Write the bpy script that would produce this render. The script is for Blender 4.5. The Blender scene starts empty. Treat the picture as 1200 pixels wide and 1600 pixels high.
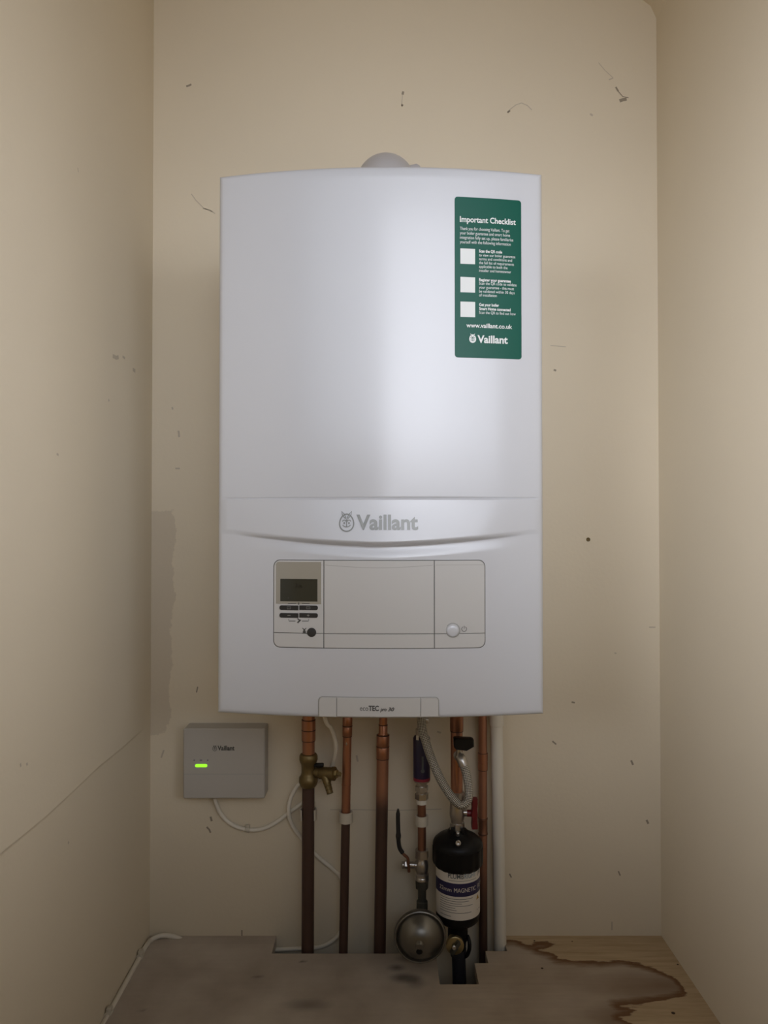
import bpy, bmesh, math, random
from mathutils import Vector, Matrix
random.seed(7)
sc = bpy.context.scene
COL = sc.collection
PI = math.pi

# ------------------------------------------------------------------ camera
F = 1150.0                       # focal length in pixels of the 1200x1600 frame
PITCH = math.radians(0.85)       # the camera looks up a touch
CP, SP = math.cos(PITCH), math.sin(PITCH)
HC = 0.7263                      # camera height over the boarded floor
YW = 1.306                       # back wall
XLW, XRW = -0.4125, 0.4880       # side walls
cam_d = bpy.data.cameras.new('camera')
cam_d.sensor_fit = 'VERTICAL'
cam_d.sensor_height = 36.0
cam_d.sensor_width = 27.0
cam_d.lens = 36.0 * F / 1600.0
cam_d.clip_start = 0.02
cam = bpy.data.objects.new('camera', cam_d)
COL.objects.link(cam)
cam.location = (0, 0, HC)
cam.rotation_euler = (PI / 2 + PITCH, 0, 0)
sc.camera = cam

# ------------------------------------------------------------------ view, world, lamps
sc.view_settings.view_transform = 'Standard'
sc.view_settings.look = 'None'
sc.view_settings.gamma = 1.0
sc.view_settings.use_curve_mapping = False
sc.view_settings.exposure = 0.0

world = bpy.data.worlds.new('room_world')
sc.world = world
world.use_nodes = True
wn = world.node_tree
wn.nodes.clear()
def N(tree, kind, **kw):
    n = tree.nodes.new(kind)
    for k, v in kw.items():
        if k == 'inp':
            for i, x in v.items():
                n.inputs[i].default_value = x
        else:
            setattr(n, k, v)
    return n
def math_node(tree, op, a, b=None, c=None):
    n = tree.nodes.new('ShaderNodeMath'); n.operation = op
    for i, x in enumerate((a, b, c)):
        if x is None: continue
        if isinstance(x, (int, float)): n.inputs[i].default_value = x
        else: tree.links.new(x, n.inputs[i])
    return n.outputs[0]
WORLD_LOW, WORLD_HIGH = 0.14, 0.012
tc = N(wn, 'ShaderNodeTexCoord')
sx = N(wn, 'ShaderNodeSeparateXYZ'); wn.links.new(tc.outputs['Generated'], sx.inputs[0])
rmp = N(wn, 'ShaderNodeMapRange', interpolation_type='SMOOTHSTEP', inp={1: -0.02, 2: 0.12, 3: 0.0, 4: 1.0})
wn.links.new(sx.outputs[2], rmp.inputs[0])
mixc = N(wn, 'ShaderNodeMix', data_type='RGBA')
mixc.inputs[6].default_value = (WORLD_LOW * 1.50, WORLD_LOW * 0.86, WORLD_LOW * 0.10, 1)
mixc.inputs[7].default_value = (WORLD_HIGH * 1.0, WORLD_HIGH * 0.84, WORLD_HIGH * 0.58, 1)
wn.links.new(rmp.outputs[0], mixc.inputs[0])
bg = N(wn, 'ShaderNodeBackground'); wn.links.new(mixc.outputs[2], bg.inputs[0])
wo = N(wn, 'ShaderNodeOutputWorld'); wn.links.new(bg.outputs[0], wo.inputs[0])

def aim(o, target):
    o.rotation_euler = (Vector(target) - o.location).to_track_quat('-Z', 'Y').to_euler()
K = 0.88
def spot_lamp(name, loc, tgt, size, soft, energy, color):
    ld = bpy.data.lights.new(name, 'SPOT'); ld.spot_size = math.radians(size); ld.spot_blend = 1.0
    ld.shadow_soft_size = soft; ld.energy = energy * K; ld.color = color
    o = bpy.data.objects.new(name, ld); COL.objects.link(o); o.location = loc; aim(o, tgt)
def area_lamp(name, loc, tgt, sx, sy, energy, spread, color):
    ld = bpy.data.lights.new(name, 'AREA'); ld.shape = 'RECTANGLE'; ld.size = sx; ld.size_y = sy
    ld.energy = energy * K; ld.spread = math.radians(spread); ld.color = color
    o = bpy.data.objects.new(name, ld); COL.objects.link(o); o.location = loc; aim(o, tgt)
COOL = (0.97, 1.0, 1.12)
spot_lamp('wall_fill', (0.75, -0.3, 1.1), (-0.41, 0.72, 0.88), 52, 0.4, 57, COOL)                   # added fill, thrown across to brighten the left wall
spot_lamp('wall_fill', (-0.7, -0.3, 1.1), (0.49, 0.75, 0.88), 52, 0.4, 102, COOL)                   # its added counterpart, brightening the right wall
area_lamp('front_fill', (0.16, -0.30, 1.40), (0.05, 1.2, 1.20), 1.6, 0.9, 1.30, 72, (0.94, 1.0, 1.13))  # broad fill panel added behind the camera for the boiler front
area_lamp('front_fill', (0.35, -0.40, 1.42), (0.30, 1.3, 1.14), 1.8, 0.9, 0.65, 70, (0.94, 1.0, 1.13))  # second added panel, wider and weaker, no actual opening
area_lamp('side_fill', (0.62, -0.35, 1.25), (0.46, 1.3, 1.05), 1.3, 0.9, 1.9, 60, (0.97, 1.0, 1.10))  # unseen fill added to lift the wall right of the boiler
spot_lamp('glint_lamp', (0.03, -0.10, 0.765), (0.05, 1.3, 0.95), 110, 0.012, 0.3, (0.95, 1.0, 1.08))  # small lamp added beside the camera to make the glint near the seam

# ------------------------------------------------------------------ pixel rays into the room
def ray(px, py):
    u = (px - 600.0) / F; v = (800.0 - py) / F
    return (u, CP - v * SP, SP + v * CP)
def at(px, py, Y):
    d = ray(px, py); t = Y / d[1]
    return Vector((d[0] * t, Y, HC + d[2] * t))
def at_x(px, py, X):
    d = ray(px, py); t = X / d[0]
    return Vector((X, d[1] * t, HC + d[2] * t))
def at_z(px, py, Z):
    d = ray(px, py); t = (Z - HC) / d[2]
    return Vector((d[0] * t, d[1] * t, Z))
def psz(Y):                      # metres per pixel at depth Y
    return Y / F

# ------------------------------------------------------------------ materials
def mat(name, color, rough=0.5, metal=0.0, var=0.0, vscale=20.0, bump=0.0, bscale=200.0, coat=0.0, spec=None, emit=None, stretch=None):
    m = bpy.data.materials.new(name); m.use_nodes = True
    t = m.node_tree; b = t.nodes['Principled BSDF']
    b.inputs['Roughness'].default_value = rough
    b.inputs['Metallic'].default_value = metal
    if coat: b.inputs['Coat Weight'].default_value = coat; b.inputs['Coat Roughness'].default_value = 0.16
    if spec is not None: b.inputs['Specular IOR Level'].default_value = spec
    c = (*color, 1)
    b.inputs['Base Color'].default_value = c
    co = N(t, 'ShaderNodeTexCoord'); src = co.outputs['Object']
    if stretch:
        mp = N(t, 'ShaderNodeMapping'); mp.inputs['Scale'].default_value = stretch
        t.links.new(src, mp.inputs[0]); src = mp.outputs[0]
    if var:
        nz = N(t, 'ShaderNodeTexNoise', inp={'Scale': vscale, 'Detail': 5.0})
        t.links.new(src, nz.inputs['Vector'])
        mx = N(t, 'ShaderNodeMix', data_type='RGBA')
        mx.inputs[6].default_value = tuple(max(0, x * (1 - var)) for x in color) + (1,)
        mx.inputs[7].default_value = tuple(min(1, x * (1 + var)) for x in color) + (1,)
        t.links.new(nz.outputs[0], mx.inputs[0]); t.links.new(mx.outputs[2], b.inputs['Base Color'])
    if bump:
        nb = N(t, 'ShaderNodeTexNoise', inp={'Scale': bscale, 'Detail': 3.0})
        t.links.new(src, nb.inputs['Vector'])
        bp = N(t, 'ShaderNodeBump', inp={'Strength': bump, 'Distance': 0.002})
        t.links.new(nb.outputs[0], bp.inputs['Height']); t.links.new(bp.outputs[0], b.inputs['Normal'])
    if emit:
        b.inputs['Emission Color'].default_value = (*emit[0], 1); b.inputs['Emission Strength'].default_value = emit[1]
    return m

WALLC = (0.74, 0.655, 0.50)
M = {}
M['wall'] = mat('cream_paint', WALLC, 0.55, var=0.05, vscale=3.0, bump=0.12, bscale=160)
M['enamel'] = mat('white_enamel', (0.56, 0.575, 0.605), 0.28, var=0.01, coat=0.7)
M['panel'] = mat('white_plastic_panel', (0.53, 0.525, 0.51), 0.35, var=0.01)
M['tint'] = mat('tinted_window', (0.33, 0.31, 0.26), 0.15)
M['gap'] = mat('shadow_grey_gap', (0.10, 0.10, 0.095), 0.6)
M['seam'] = mat('grey_seam', (0.33, 0.33, 0.31), 0.5)
M['lcd'] = mat('lcd_glass', (0.035, 0.037, 0.030), 0.12)
M['lcd_ink'] = mat('lcd_digit', (0.012, 0.013, 0.010), 0.3)
M['btn'] = mat('black_button', (0.02, 0.02, 0.02), 0.4)
M['btn_ink'] = mat('button_print', (0.30, 0.30, 0.28), 0.5)
M['ink'] = mat('dark_print', (0.06, 0.06, 0.055), 0.5)
M['silver'] = mat('silver_lettering', (0.20, 0.20, 0.185), 0.35, metal=0.5)
M['green'] = mat('green_sticker', (0.0, 0.085, 0.056), 0.35, var=0.03, spec=0.25)
M['whiteprint'] = mat('white_print', (0.74, 0.77, 0.76), 0.45)
M['flue'] = mat('flue_plastic', (0.50, 0.49, 0.50), 0.35, var=0.02)
M['copper'] = mat('bright_copper', (0.47, 0.225, 0.14), 0.34, metal=0.85, var=0.18, vscale=30, stretch=(1, 1, 0.25))
M['coppermid'] = mat('dull_copper', (0.29, 0.14, 0.085), 0.4, metal=0.75, var=0.25, vscale=26, stretch=(1, 1, 0.25))
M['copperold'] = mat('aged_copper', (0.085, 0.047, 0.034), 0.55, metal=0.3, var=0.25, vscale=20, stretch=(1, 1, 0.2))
M['brass'] = mat('dull_brass', (0.20, 0.145, 0.06), 0.42, metal=0.7, var=0.2, vscale=60)
M['brasslight'] = mat('worn_brass', (0.42, 0.33, 0.16), 0.35, metal=0.8, var=0.15, vscale=60)
M['chrome'] = mat('plated_metal', (0.50, 0.47, 0.43), 0.3, metal=0.9, var=0.1, vscale=60)
M['steel'] = mat('brushed_steel', (0.24, 0.23, 0.205), 0.36, metal=0.9, var=0.08, vscale=40)
M['olive'] = mat('oxidised_fitting', (0.075, 0.075, 0.06), 0.45, metal=0.4, var=0.2, vscale=60)
M['black'] = mat('black_plastic', (0.006, 0.006, 0.0065), 0.42, var=0.1, spec=0.25)
M['blackrub'] = mat('black_grip', (0.016, 0.015, 0.015), 0.55)
M['blackpipe'] = mat('black_plastic_pipe', (0.025, 0.026, 0.032), 0.4)
M['red'] = mat('red_plastic', (0.13, 0.006, 0.01), 0.4, var=0.1)
M['purple'] = mat('navy_cartridge', (0.016, 0.011, 0.045), 0.3, var=0.1)
M['redband'] = mat('red_band', (0.25, 0.02, 0.04), 0.4)
M['pvc'] = mat('white_plastic_pipe', (0.76, 0.72, 0.62), 0.4, var=0.03)
M['cable'] = mat('white_cable', (0.76, 0.71, 0.60), 0.45, var=0.04)
M['clip'] = mat('white_clip', (0.58, 0.53, 0.43), 0.5, var=0.04)
M['gateway'] = mat('gateway_plastic', (0.47, 0.445, 0.40), 0.5, var=0.01)
M['led'] = mat('green_led', (0.1, 0.5, 0.02), 0.4, emit=((0.36, 1.0, 0.03), 1.05))
M['icon'] = mat('violet_icon', (0.20, 0.17, 0.22), 0.5)
M['labelw'] = mat('label_paper', (0.74, 0.69, 0.61), 0.5, var=0.03)
M['navy'] = mat('label_navy', (0.02, 0.017, 0.07), 0.4)
M['labelgrey'] = mat('label_grey_print', (0.09, 0.10, 0.105), 0.5)
M['labelsteel'] = mat('label_blue_print', (0.22, 0.31, 0.36), 0.5)
M['orange'] = mat('orange_triangle', (0.40, 0.22, 0.03), 0.5)
M['scuff'] = mat('scuff_mark', (0.30, 0.255, 0.19), 0.7)
M['hairline'] = mat('faint_scratch', (0.53, 0.465, 0.36), 0.7)
M['hole'] = mat('wall_plug_brown', (0.13, 0.085, 0.02), 0.6)
M['floorlow'] = mat('dark_subfloor', (0.20, 0.19, 0.18), 0.8, var=0.2)
M['knot'] = mat('dark_knot', (0.05, 0.03, 0.018), 0.7)

# copper that turns dark below a height (oxidation)
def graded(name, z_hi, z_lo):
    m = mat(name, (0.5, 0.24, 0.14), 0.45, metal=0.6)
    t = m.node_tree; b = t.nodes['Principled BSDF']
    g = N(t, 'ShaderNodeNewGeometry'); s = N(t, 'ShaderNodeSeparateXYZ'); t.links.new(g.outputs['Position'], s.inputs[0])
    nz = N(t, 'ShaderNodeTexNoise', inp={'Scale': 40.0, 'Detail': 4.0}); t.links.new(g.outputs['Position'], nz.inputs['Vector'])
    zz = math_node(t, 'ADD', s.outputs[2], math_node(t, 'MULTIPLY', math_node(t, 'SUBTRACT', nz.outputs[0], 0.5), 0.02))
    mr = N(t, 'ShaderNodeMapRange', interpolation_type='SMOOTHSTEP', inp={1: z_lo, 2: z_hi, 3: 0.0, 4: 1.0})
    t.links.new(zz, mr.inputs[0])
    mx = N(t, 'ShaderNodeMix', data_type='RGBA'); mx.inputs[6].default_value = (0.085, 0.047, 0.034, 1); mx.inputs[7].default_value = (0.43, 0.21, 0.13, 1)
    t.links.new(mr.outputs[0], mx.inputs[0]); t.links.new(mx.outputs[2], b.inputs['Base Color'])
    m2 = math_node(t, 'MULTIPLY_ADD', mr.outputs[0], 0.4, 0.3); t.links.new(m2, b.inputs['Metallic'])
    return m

# braided steel: diagonal weave from the hose's own UVs
def braided():
    m = mat('steel_braid', (0.5, 0.47, 0.42), 0.38, metal=0.8)
    t = m.node_tree; b = t.nodes['Principled BSDF']
    uv = N(t, 'ShaderNodeUVMap'); s = N(t, 'ShaderNodeSeparateXYZ'); t.links.new(uv.outputs[0], s.inputs[0])
    a = math_node(t, 'MULTIPLY', s.outputs[0], 2 * PI * 8); c = math_node(t, 'MULTIPLY', s.outputs[1], 2 * PI * 190)
    w1 = math_node(t, 'SINE', math_node(t, 'ADD', a, c)); w2 = math_node(t, 'SINE', math_node(t, 'SUBTRACT', a, c))
    h = math_node(t, 'MULTIPLY', w1, w2)
    mx = N(t, 'ShaderNodeMix', data_type='RGBA'); mx.inputs[6].default_value = (0.13, 0.12, 0.105, 1); mx.inputs[7].default_value = (0.86, 0.82, 0.73, 1)
    mr = N(t, 'ShaderNodeMapRange', inp={1: -0.7, 2: 0.9}); t.links.new(h, mr.inputs[0])
    t.links.new(mr.outputs[0], mx.inputs[0]); t.links.new(mx.outputs[2], b.inputs['Base Color'])
    bp = N(t, 'ShaderNodeBump', inp={'Strength': 0.7, 'Distance': 0.0008}); t.links.new(h, bp.inputs['Height']); t.links.new(bp.outputs[0], b.inputs['Normal'])
    return m
M['braid'] = braided()

# back wall: cream paint with a damp patch whose ragged outline comes from a distance attribute
def wall_back_mat():
    m = mat('cream_paint_damp', WALLC, 0.55, bump=0.12, bscale=160)
    t = m.node_tree; b = t.nodes['Principled BSDF']
    at_ = N(t, 'ShaderNodeAttribute', attribute_name='damp')
    g = N(t, 'ShaderNodeNewGeometry')
    nz = N(t, 'ShaderNodeTexNoise', inp={'Scale': 70.0, 'Detail': 6.0, 'Roughness': 0.7}); t.links.new(g.outputs['Position'], nz.inputs['Vector'])
    d = math_node(t, 'ADD', at_.outputs['Fac'], math_node(t, 'MULTIPLY', math_node(t, 'SUBTRACT', nz.outputs[0], 0.5), 0.022))
    mr = N(t, 'ShaderNodeMapRange', interpolation_type='SMOOTHSTEP', inp={1: -0.0012, 2: 0.0012}); t.links.new(d, mr.inputs[0])
    n2 = N(t, 'ShaderNodeTexNoise', inp={'Scale': 3.5, 'Detail': 4.0}); t.links.new(g.outputs['Position'], n2.inputs['Vector'])
    base = N(t, 'ShaderNodeMix', data_type='RGBA')
    base.inputs[6].default_value = (*[x * 0.955 for x in WALLC], 1); base.inputs[7].default_value = (*[x * 1.045 for x in WALLC], 1)
    t.links.new(n2.outputs[0], base.inputs[0])
    mx = N(t, 'ShaderNodeMix', data_type='RGBA'); mx.inputs[7].default_value = (0.63, 0.55, 0.42, 1)
    t.links.new(base.outputs[2], mx.inputs[6]); t.links.new(mr.outputs[0], mx.inputs[0]); t.links.new(mx.outputs[2], b.inputs['Base Color'])
    return m

# floor: plywood with streaky grain, grey dust, and a brown water stain (distance attribute)
def floor_mat():
    m = mat('stained_plywood', (0.35, 0.27, 0.17), 0.6)
    t = m.node_tree; b = t.nodes['Principled BSDF']
    g = N(t, 'ShaderNodeNewGeometry'); P = g.outputs['Position']
    mp = N(t, 'ShaderNodeMapping'); mp.inputs['Scale'].default_value = (5, 60, 5); t.links.new(P, mp.inputs[0])
    gr = N(t, 'ShaderNodeTexNoise', inp={'Scale': 2.2, 'Detail': 6.0, 'Roughness': 0.6}); t.links.new(mp.outputs[0], gr.inputs['Vector'])
    col = N(t, 'ShaderNodeValToRGB'); e = col.color_ramp.elements
    e[0].position = 0.30; e[0].color = (0.42, 0.305, 0.18, 1); e[1].position = 0.72; e[1].color = (0.60, 0.465, 0.29, 1)
    t.links.new(gr.outputs[0], col.inputs[0])
    # grey dusty area on the left and inside the stain
    s = N(t, 'ShaderNodeSeparateXYZ'); t.links.new(P, s.inputs[0])
    dn = N(t, 'ShaderNodeTexNoise', inp={'Scale': 9.0, 'Detail': 5.0}); t.links.new(P, dn.inputs['Vector'])
    xd = math_node(t, 'ADD', s.outputs[0], math_node(t, 'MULTIPLY', math_node(t, 'SUBTRACT', dn.outputs[0], 0.5), 0.25))
    dm = N(t, 'ShaderNodeMapRange', interpolation_type='SMOOTHSTEP', inp={1: 0.02, 2: 0.24, 3: 0.85, 4: 0.0}); t.links.new(xd, dm.inputs[0]); dm_in = N(t, 'ShaderNodeMath', operation='MAXIMUM'); t.links.new(dm.outputs[0], dm_in.inputs[0])
    dcol = N(t, 'ShaderNodeValToRGB'); e = dcol.color_ramp.elements
    e[0].position = 0.35; e[0].color = (0.36, 0.31, 0.27, 1); e[1].position = 0.68; e[1].color = (0.57, 0.52, 0.465, 1)
    t.links.new(dn.outputs[0], dcol.inputs[0])
    m1 = N(t, 'ShaderNodeMix', data_type='RGBA'); t.links.new(dm_in.outputs[0], m1.inputs[0]); t.links.new(col.outputs[0], m1.inputs[6]); t.links.new(dcol.outputs[0], m1.inputs[7])
    # stain
    st = N(t, 'ShaderNodeAttribute', attribute_name='stain')
    mp2 = N(t, 'ShaderNodeMapping'); mp2.inputs['Scale'].default_value = (30, 120, 30); t.links.new(P, mp2.inputs[0])
    sn = N(t, 'ShaderNodeTexNoise', inp={'Scale': 1.0, 'Detail': 5.0, 'Roughness': 0.6}); t.links.new(mp2.outputs[0], sn.inputs['Vector'])
    d = math_node(t, 'ADD', st.outputs['Fac'], math_node(t, 'MULTIPLY', math_node(t, 'SUBTRACT', sn.outputs[0], 0.5), 0.02))
    inside = N(t, 'ShaderNodeMapRange', interpolation_type='SMOOTHSTEP', inp={1: -0.001, 2: 0.002}); t.links.new(d, inside.inputs[0])
    t.links.new(math_node(t, 'MULTIPLY', inside.outputs[0], 0.62), dm_in.inputs[1])
    on = N(t, 'ShaderNodeMapRange', interpolation_type='SMOOTHSTEP', inp={1: 0.17, 2: 0.215}); t.links.new(s.outputs[0], on.inputs[0])
    fade = N(t, 'ShaderNodeAttribute', attribute_name='stain_fade')
    rim = N(t, 'ShaderNodeMapRange', interpolation_type='SMOOTHSTEP', inp={1: 0.003, 2: 0.024, 3: 1.0, 4: 0.12}); t.links.new(d, rim.inputs[0])
    amt = math_node(t, 'MAXIMUM', math_node(t, 'MULTIPLY', rim.outputs[0], on.outputs[0]), math_node(t, 'MULTIPLY', fade.outputs['Fac'], 0.72))
    amt = math_node(t, 'MULTIPLY', amt, inside.outputs[0])
    m2 = N(t, 'ShaderNodeMix', data_type='RGBA'); t.links.new(amt, m2.inputs[0]); t.links.new(m1.outputs[2], m2.inputs[6])
    m2.inputs[7].default_value = (0.165, 0.075, 0.025, 1)
    # dark smudges
    k = N(t, 'ShaderNodeAttribute', attribute_name='smudge')
    kk = math_node(t, 'MULTIPLY', k.outputs['Fac'], math_node(t, 'ADD', dn.outputs[0], 0.25))
    m3 = N(t, 'ShaderNodeMix', data_type='RGBA'); t.links.new(kk, m3.inputs[0]); t.links.new(m2.outputs[2], m3.inputs[6])
    m3.inputs[7].default_value = (0.075, 0.065, 0.062, 1)
    t.links.new(m3.outputs[2], b.inputs['Base Color'])
    bp = N(t, 'ShaderNodeBump', inp={'Strength': 0.2, 'Distance': 0.002}); t.links.new(gr.outputs[0], bp.inputs['Height']); t.links.new(bp.outputs[0], b.inputs['Normal'])
    return m

# ------------------------------------------------------------------ mesh building
ROOT = {}
class MB:
    def __init__(s): s.v = []; s.f = []; s.uv = {}
    def add(s, vs, fs):
        o = len(s.v); s.v.extend(Vector(x) for x in vs); s.f.extend(tuple(i + o for i in f) for f in fs); return o
    def build(s, name, material, parent=None, sharp=40, smooth=True):
        if parent is not None: off = ROOT[parent.name]
        else:
            n = len(s.v); xs = [v.x for v in s.v]; ys = [v.y for v in s.v]; zs = [v.z for v in s.v]
            off = Vector(((min(xs) + max(xs)) / 2, (min(ys) + max(ys)) / 2, min(zs)))
        me = bpy.data.meshes.new(name)
        me.from_pydata([tuple(v - off) for v in s.v], [], s.f)
        me.materials.append(material)
        if s.uv:
            ul = me.uv_layers.new(name='UVMap')
            for p in me.polygons:
                q = s.uv.get(p.index)
                if q:
                    for k, li in enumerate(p.loop_indices): ul.data[li].uv = q[k]
        bm = bmesh.new(); bm.from_mesh(me)
        bmesh.ops.recalc_face_normals(bm, faces=bm.faces) if not getattr(s, 'keep', False) else None
        bm.to_mesh(me); bm.free()
        if smooth:
            me.polygons.foreach_set('use_smooth', [True] * len(me.polygons))
            me.set_sharp_from_angle(angle=math.radians(sharp))
        me.update()
        o = bpy.data.objects.new(name, me); COL.objects.link(o)
        if parent is not None: o.parent = parent; ROOT[o.name] = off
        else: o.location = off; ROOT[o.name] = off.copy()
        return o
def tag(o, label=None, cat=None, group=None, kind=None):
    if label: o['label'] = label
    if cat: o['category'] = cat
    if group: o['group'] = group
    if kind: o['kind'] = kind
    return o
def thing(name, label, cat, loc, group=None):
    o = bpy.data.objects.new(name, None); COL.objects.link(o)
    o.empty_display_size = 0.03
    o.location = Vector(loc); ROOT[o.name] = Vector(loc)
    return tag(o, label, cat, group)

def frame(d):
    d = Vector(d).normalized()
    a = Vector((0, 0, 1)) if abs(d.z) < 0.9 else Vector((0, 1, 0))
    u = d.cross(a).normalized(); w = d.cross(u).normalized()
    return d, u, w
def lathe(mb, A, D, prof, seg=32, caps=(True, True), rot=0.0):
    """prof: (distance along D, radius)"""
    A = Vector(A); d, u, w = frame(D)
    vs = []; fs = []
    for t, r in prof:
        for k in range(seg):
            a = 2 * PI * k / seg + rot
            vs.append(A + d * t + (u * math.cos(a) + w * math.sin(a)) * r)
    for i in range(len(prof) - 1):
        for k in range(seg):
            k2 = (k + 1) % seg
            fs.append((i * seg + k, i * seg + k2, (i + 1) * seg + k2, (i + 1) * seg + k))
    if caps[0]: fs.append(tuple(range(seg))[::-1])
    if caps[1]: fs.append(tuple((len(prof) - 1) * seg + k for k in range(seg)))
    mb.add(vs, fs)
def vlathe(mb, ax, Y, prof, seg=32, rot=0.0):
    """turned shape read as a silhouette: prof = (image row, half width in pixels) at depth Y; ax = axis column or (top,bottom) pair of (x,y)"""
    def axis(py):
        if isinstance(ax, (int, float)): return ax
        (x0, y0), (x1, y1) = ax
        return x0 + (x1 - x0) * (py - y0) / (y1 - y0)
    vs = []; fs = []
    for py, hw in prof:
        c = at(axis(py), py, Y); r = hw * psz(Y)
        for k in range(seg):
            a = 2 * PI * k / seg + rot
            vs.append(c + Vector((math.cos(a) * r, math.sin(a) * r, 0)))
    n = len(prof)
    for i in range(n - 1):
        for k in range(seg):
            k2 = (k + 1) % seg
            fs.append((i * seg + k, i * seg + k2, (i + 1) * seg + k2, (i + 1) * seg + k))
    fs.append(tuple(range(seg))); fs.append(tuple((n - 1) * seg + k for k in range(seg)))
    mb.add(vs, fs)
def catmull(pts, n=10):
    pts = [Vector(p) for p in pts]
    P = [pts[0] * 2 - pts[1]] + pts + [pts[-1] * 2 - pts[-2]]
    out = []
    for i in range(1, len(P) - 2):
        for k in range(n):
            t = k / n
            a, b, c, d = P[i - 1], P[i], P[i + 1], P[i + 2]
            out.append(0.5 * ((2 * b) + (c - a) * t + (2 * a - 5 * b + 4 * c - d) * t * t + (3 * b - a - 3 * c + d) * t ** 3))
    out.append(pts[-1]); return out
def tube(mb, path, r, seg=12, uv=False, caps=True):
    n = len(path); vs = []; fs = []
    u = None; L = 0; Ls = [0]
    for i in range(n):
        t = (path[min(i + 1, n - 1)] - path[max(i - 1, 0)]).normalized()
        if u is None: _, u, _ = frame(t)
        u = (u - t * u.dot(t)).normalized(); w = t.cross(u)
        rr = r(i / (n - 1)) if callable(r) else r
        for k in range(seg):
            a = 2 * PI * k / seg
            vs.append(path[i] + (u * math.cos(a) + w * math.sin(a)) * rr)
        if i: L += (path[i] - path[i - 1]).length; Ls.append(L)
    f0 = len(mb.f)
    for i in range(n - 1):
        for k in range(seg):
            k2 = (k + 1) % seg
            if uv: mb.uv[f0 + len(fs)] = ((k / seg, Ls[i]), ((k + 1) / seg, Ls[i]), ((k + 1) / seg, Ls[i + 1]), (k / seg, Ls[i + 1]))
            fs.append((i * seg + k, i * seg + k2, (i + 1) * seg + k2, (i + 1) * seg + k))
    if caps: fs.append(tuple(range(seg))[::-1]); fs.append(tuple((n - 1) * seg + k for k in range(seg)))
    mb.add(vs, fs)
def box(mb, lo, hi, bev=0.0, segs=2, xf=None):
    bm = bmesh.new(); bmesh.ops.create_cube(bm, size=1.0)
    lo = Vector(lo); hi = Vector(hi)
    for v in bm.verts: v.co = Vector((lo[i] + (hi[i] - lo[i]) * (v.co[i] + 0.5) for i in range(3)))
    if bev: bmesh.ops.bevel(bm, geom=list(bm.edges), offset=bev, segments=segs, affect='EDGES', profile=0.5)
    bm.verts.ensure_lookup_table()
    vs = [v.co.copy() for v in bm.verts]
    if xf: vs = [xf @ v for v in vs]
    mb.add(vs, [tuple(v.index for v in f.verts) for f in bm.faces]); bm.free()

# flat shapes drawn as (x, z) and laid on a surface by f(x, z, off)
def plate(mb, x0, x1, z0, z1, rad, off0, off1, f, bev=0.0004, step=0.006):
    """rounded plate; rad = (bottom-left, bottom-right, top-right, top-left)"""
    xs = {x0, x1}
    n = max(1, int((x1 - x0) / step))
    for i in range(n + 1): xs.add(x0 + (x1 - x0) * i / n)
    rl = max(rad[0], rad[3]); rr = max(rad[1], rad[2])
    for k in range(9):
        a = PI / 2 * k / 8
        if rl: xs.add(x0 + rl * (1 - math.cos(a)))
        if rr: xs.add(x1 - rr * (1 - math.cos(a)))
    xs = sorted(xs)
    def lo_hi(x, X0, X1, Z0, Z1, R):
        lo, hi = Z0, Z1
        if R[0] and x < X0 + R[0]: lo = Z0 + R[0] - math.sqrt(max(0, R[0] ** 2 - (X0 + R[0] - x) ** 2))
        if R[3] and x < X0 + R[3]: hi = Z1 - R[3] + math.sqrt(max(0, R[3] ** 2 - (X0 + R[3] - x) ** 2))
        if R[1] and x > X1 - R[1]: lo = Z0 + R[1] - math.sqrt(max(0, R[1] ** 2 - (x - X1 + R[1]) ** 2))
        if R[2] and x > X1 - R[2]: hi = Z1 - R[2] + math.sqrt(max(0, R[2] ** 2 - (x - X1 + R[2]) ** 2))
        return lo, hi
    R2 = tuple(max(0, r - bev) for r in rad)
    A = []; B = []; Cc = []
    for x in xs:
        lo, hi = lo_hi(x, x0, x1, z0, z1, rad)
        xi = x0 + bev + (x - x0) * (x1 - x0 - 2 * bev) / (x1 - x0)
        li, hi2 = lo_hi(xi, x0 + bev, x1 - bev, z0 + bev, z1 - bev, R2)
        A.append((f(x, lo, off0), f(x, hi, off0)))
        B.append((f(x, lo, off1 - bev), f(x, hi, off1 - bev)))
        Cc.append((f(xi, li, off1), f(xi, hi2, off1)))
    m = len(xs); vs = []
    for a in (A, B, Cc):
        for p in a: vs.extend(p)
    I = lambda l, i, s: l * 2 * m + 2 * i + s
    fs = []
    for i in range(m - 1):
        fs.append((I(2, i, 0), I(2, i + 1, 0), I(2, i + 1, 1), I(2, i, 1)))
        for l in (0, 1):
            fs.append((I(l, i, 0), I(l, i + 1, 0), I(l + 1, i + 1, 0), I(l + 1, i, 0)))
            fs.append((I(l, i + 1, 1), I(l, i, 1), I(l + 1, i, 1), I(l + 1, i + 1, 1)))
    for l in (0, 1):
        fs.append((I(l, 0, 1), I(l, 0, 0), I(l + 1, 0, 0), I(l + 1, 0, 1)))
        fs.append((I(l, m - 1, 0), I(l, m - 1, 1), I(l + 1, m - 1, 1), I(l + 1, m - 1, 0)))
    mb.add(vs, fs)
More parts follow.
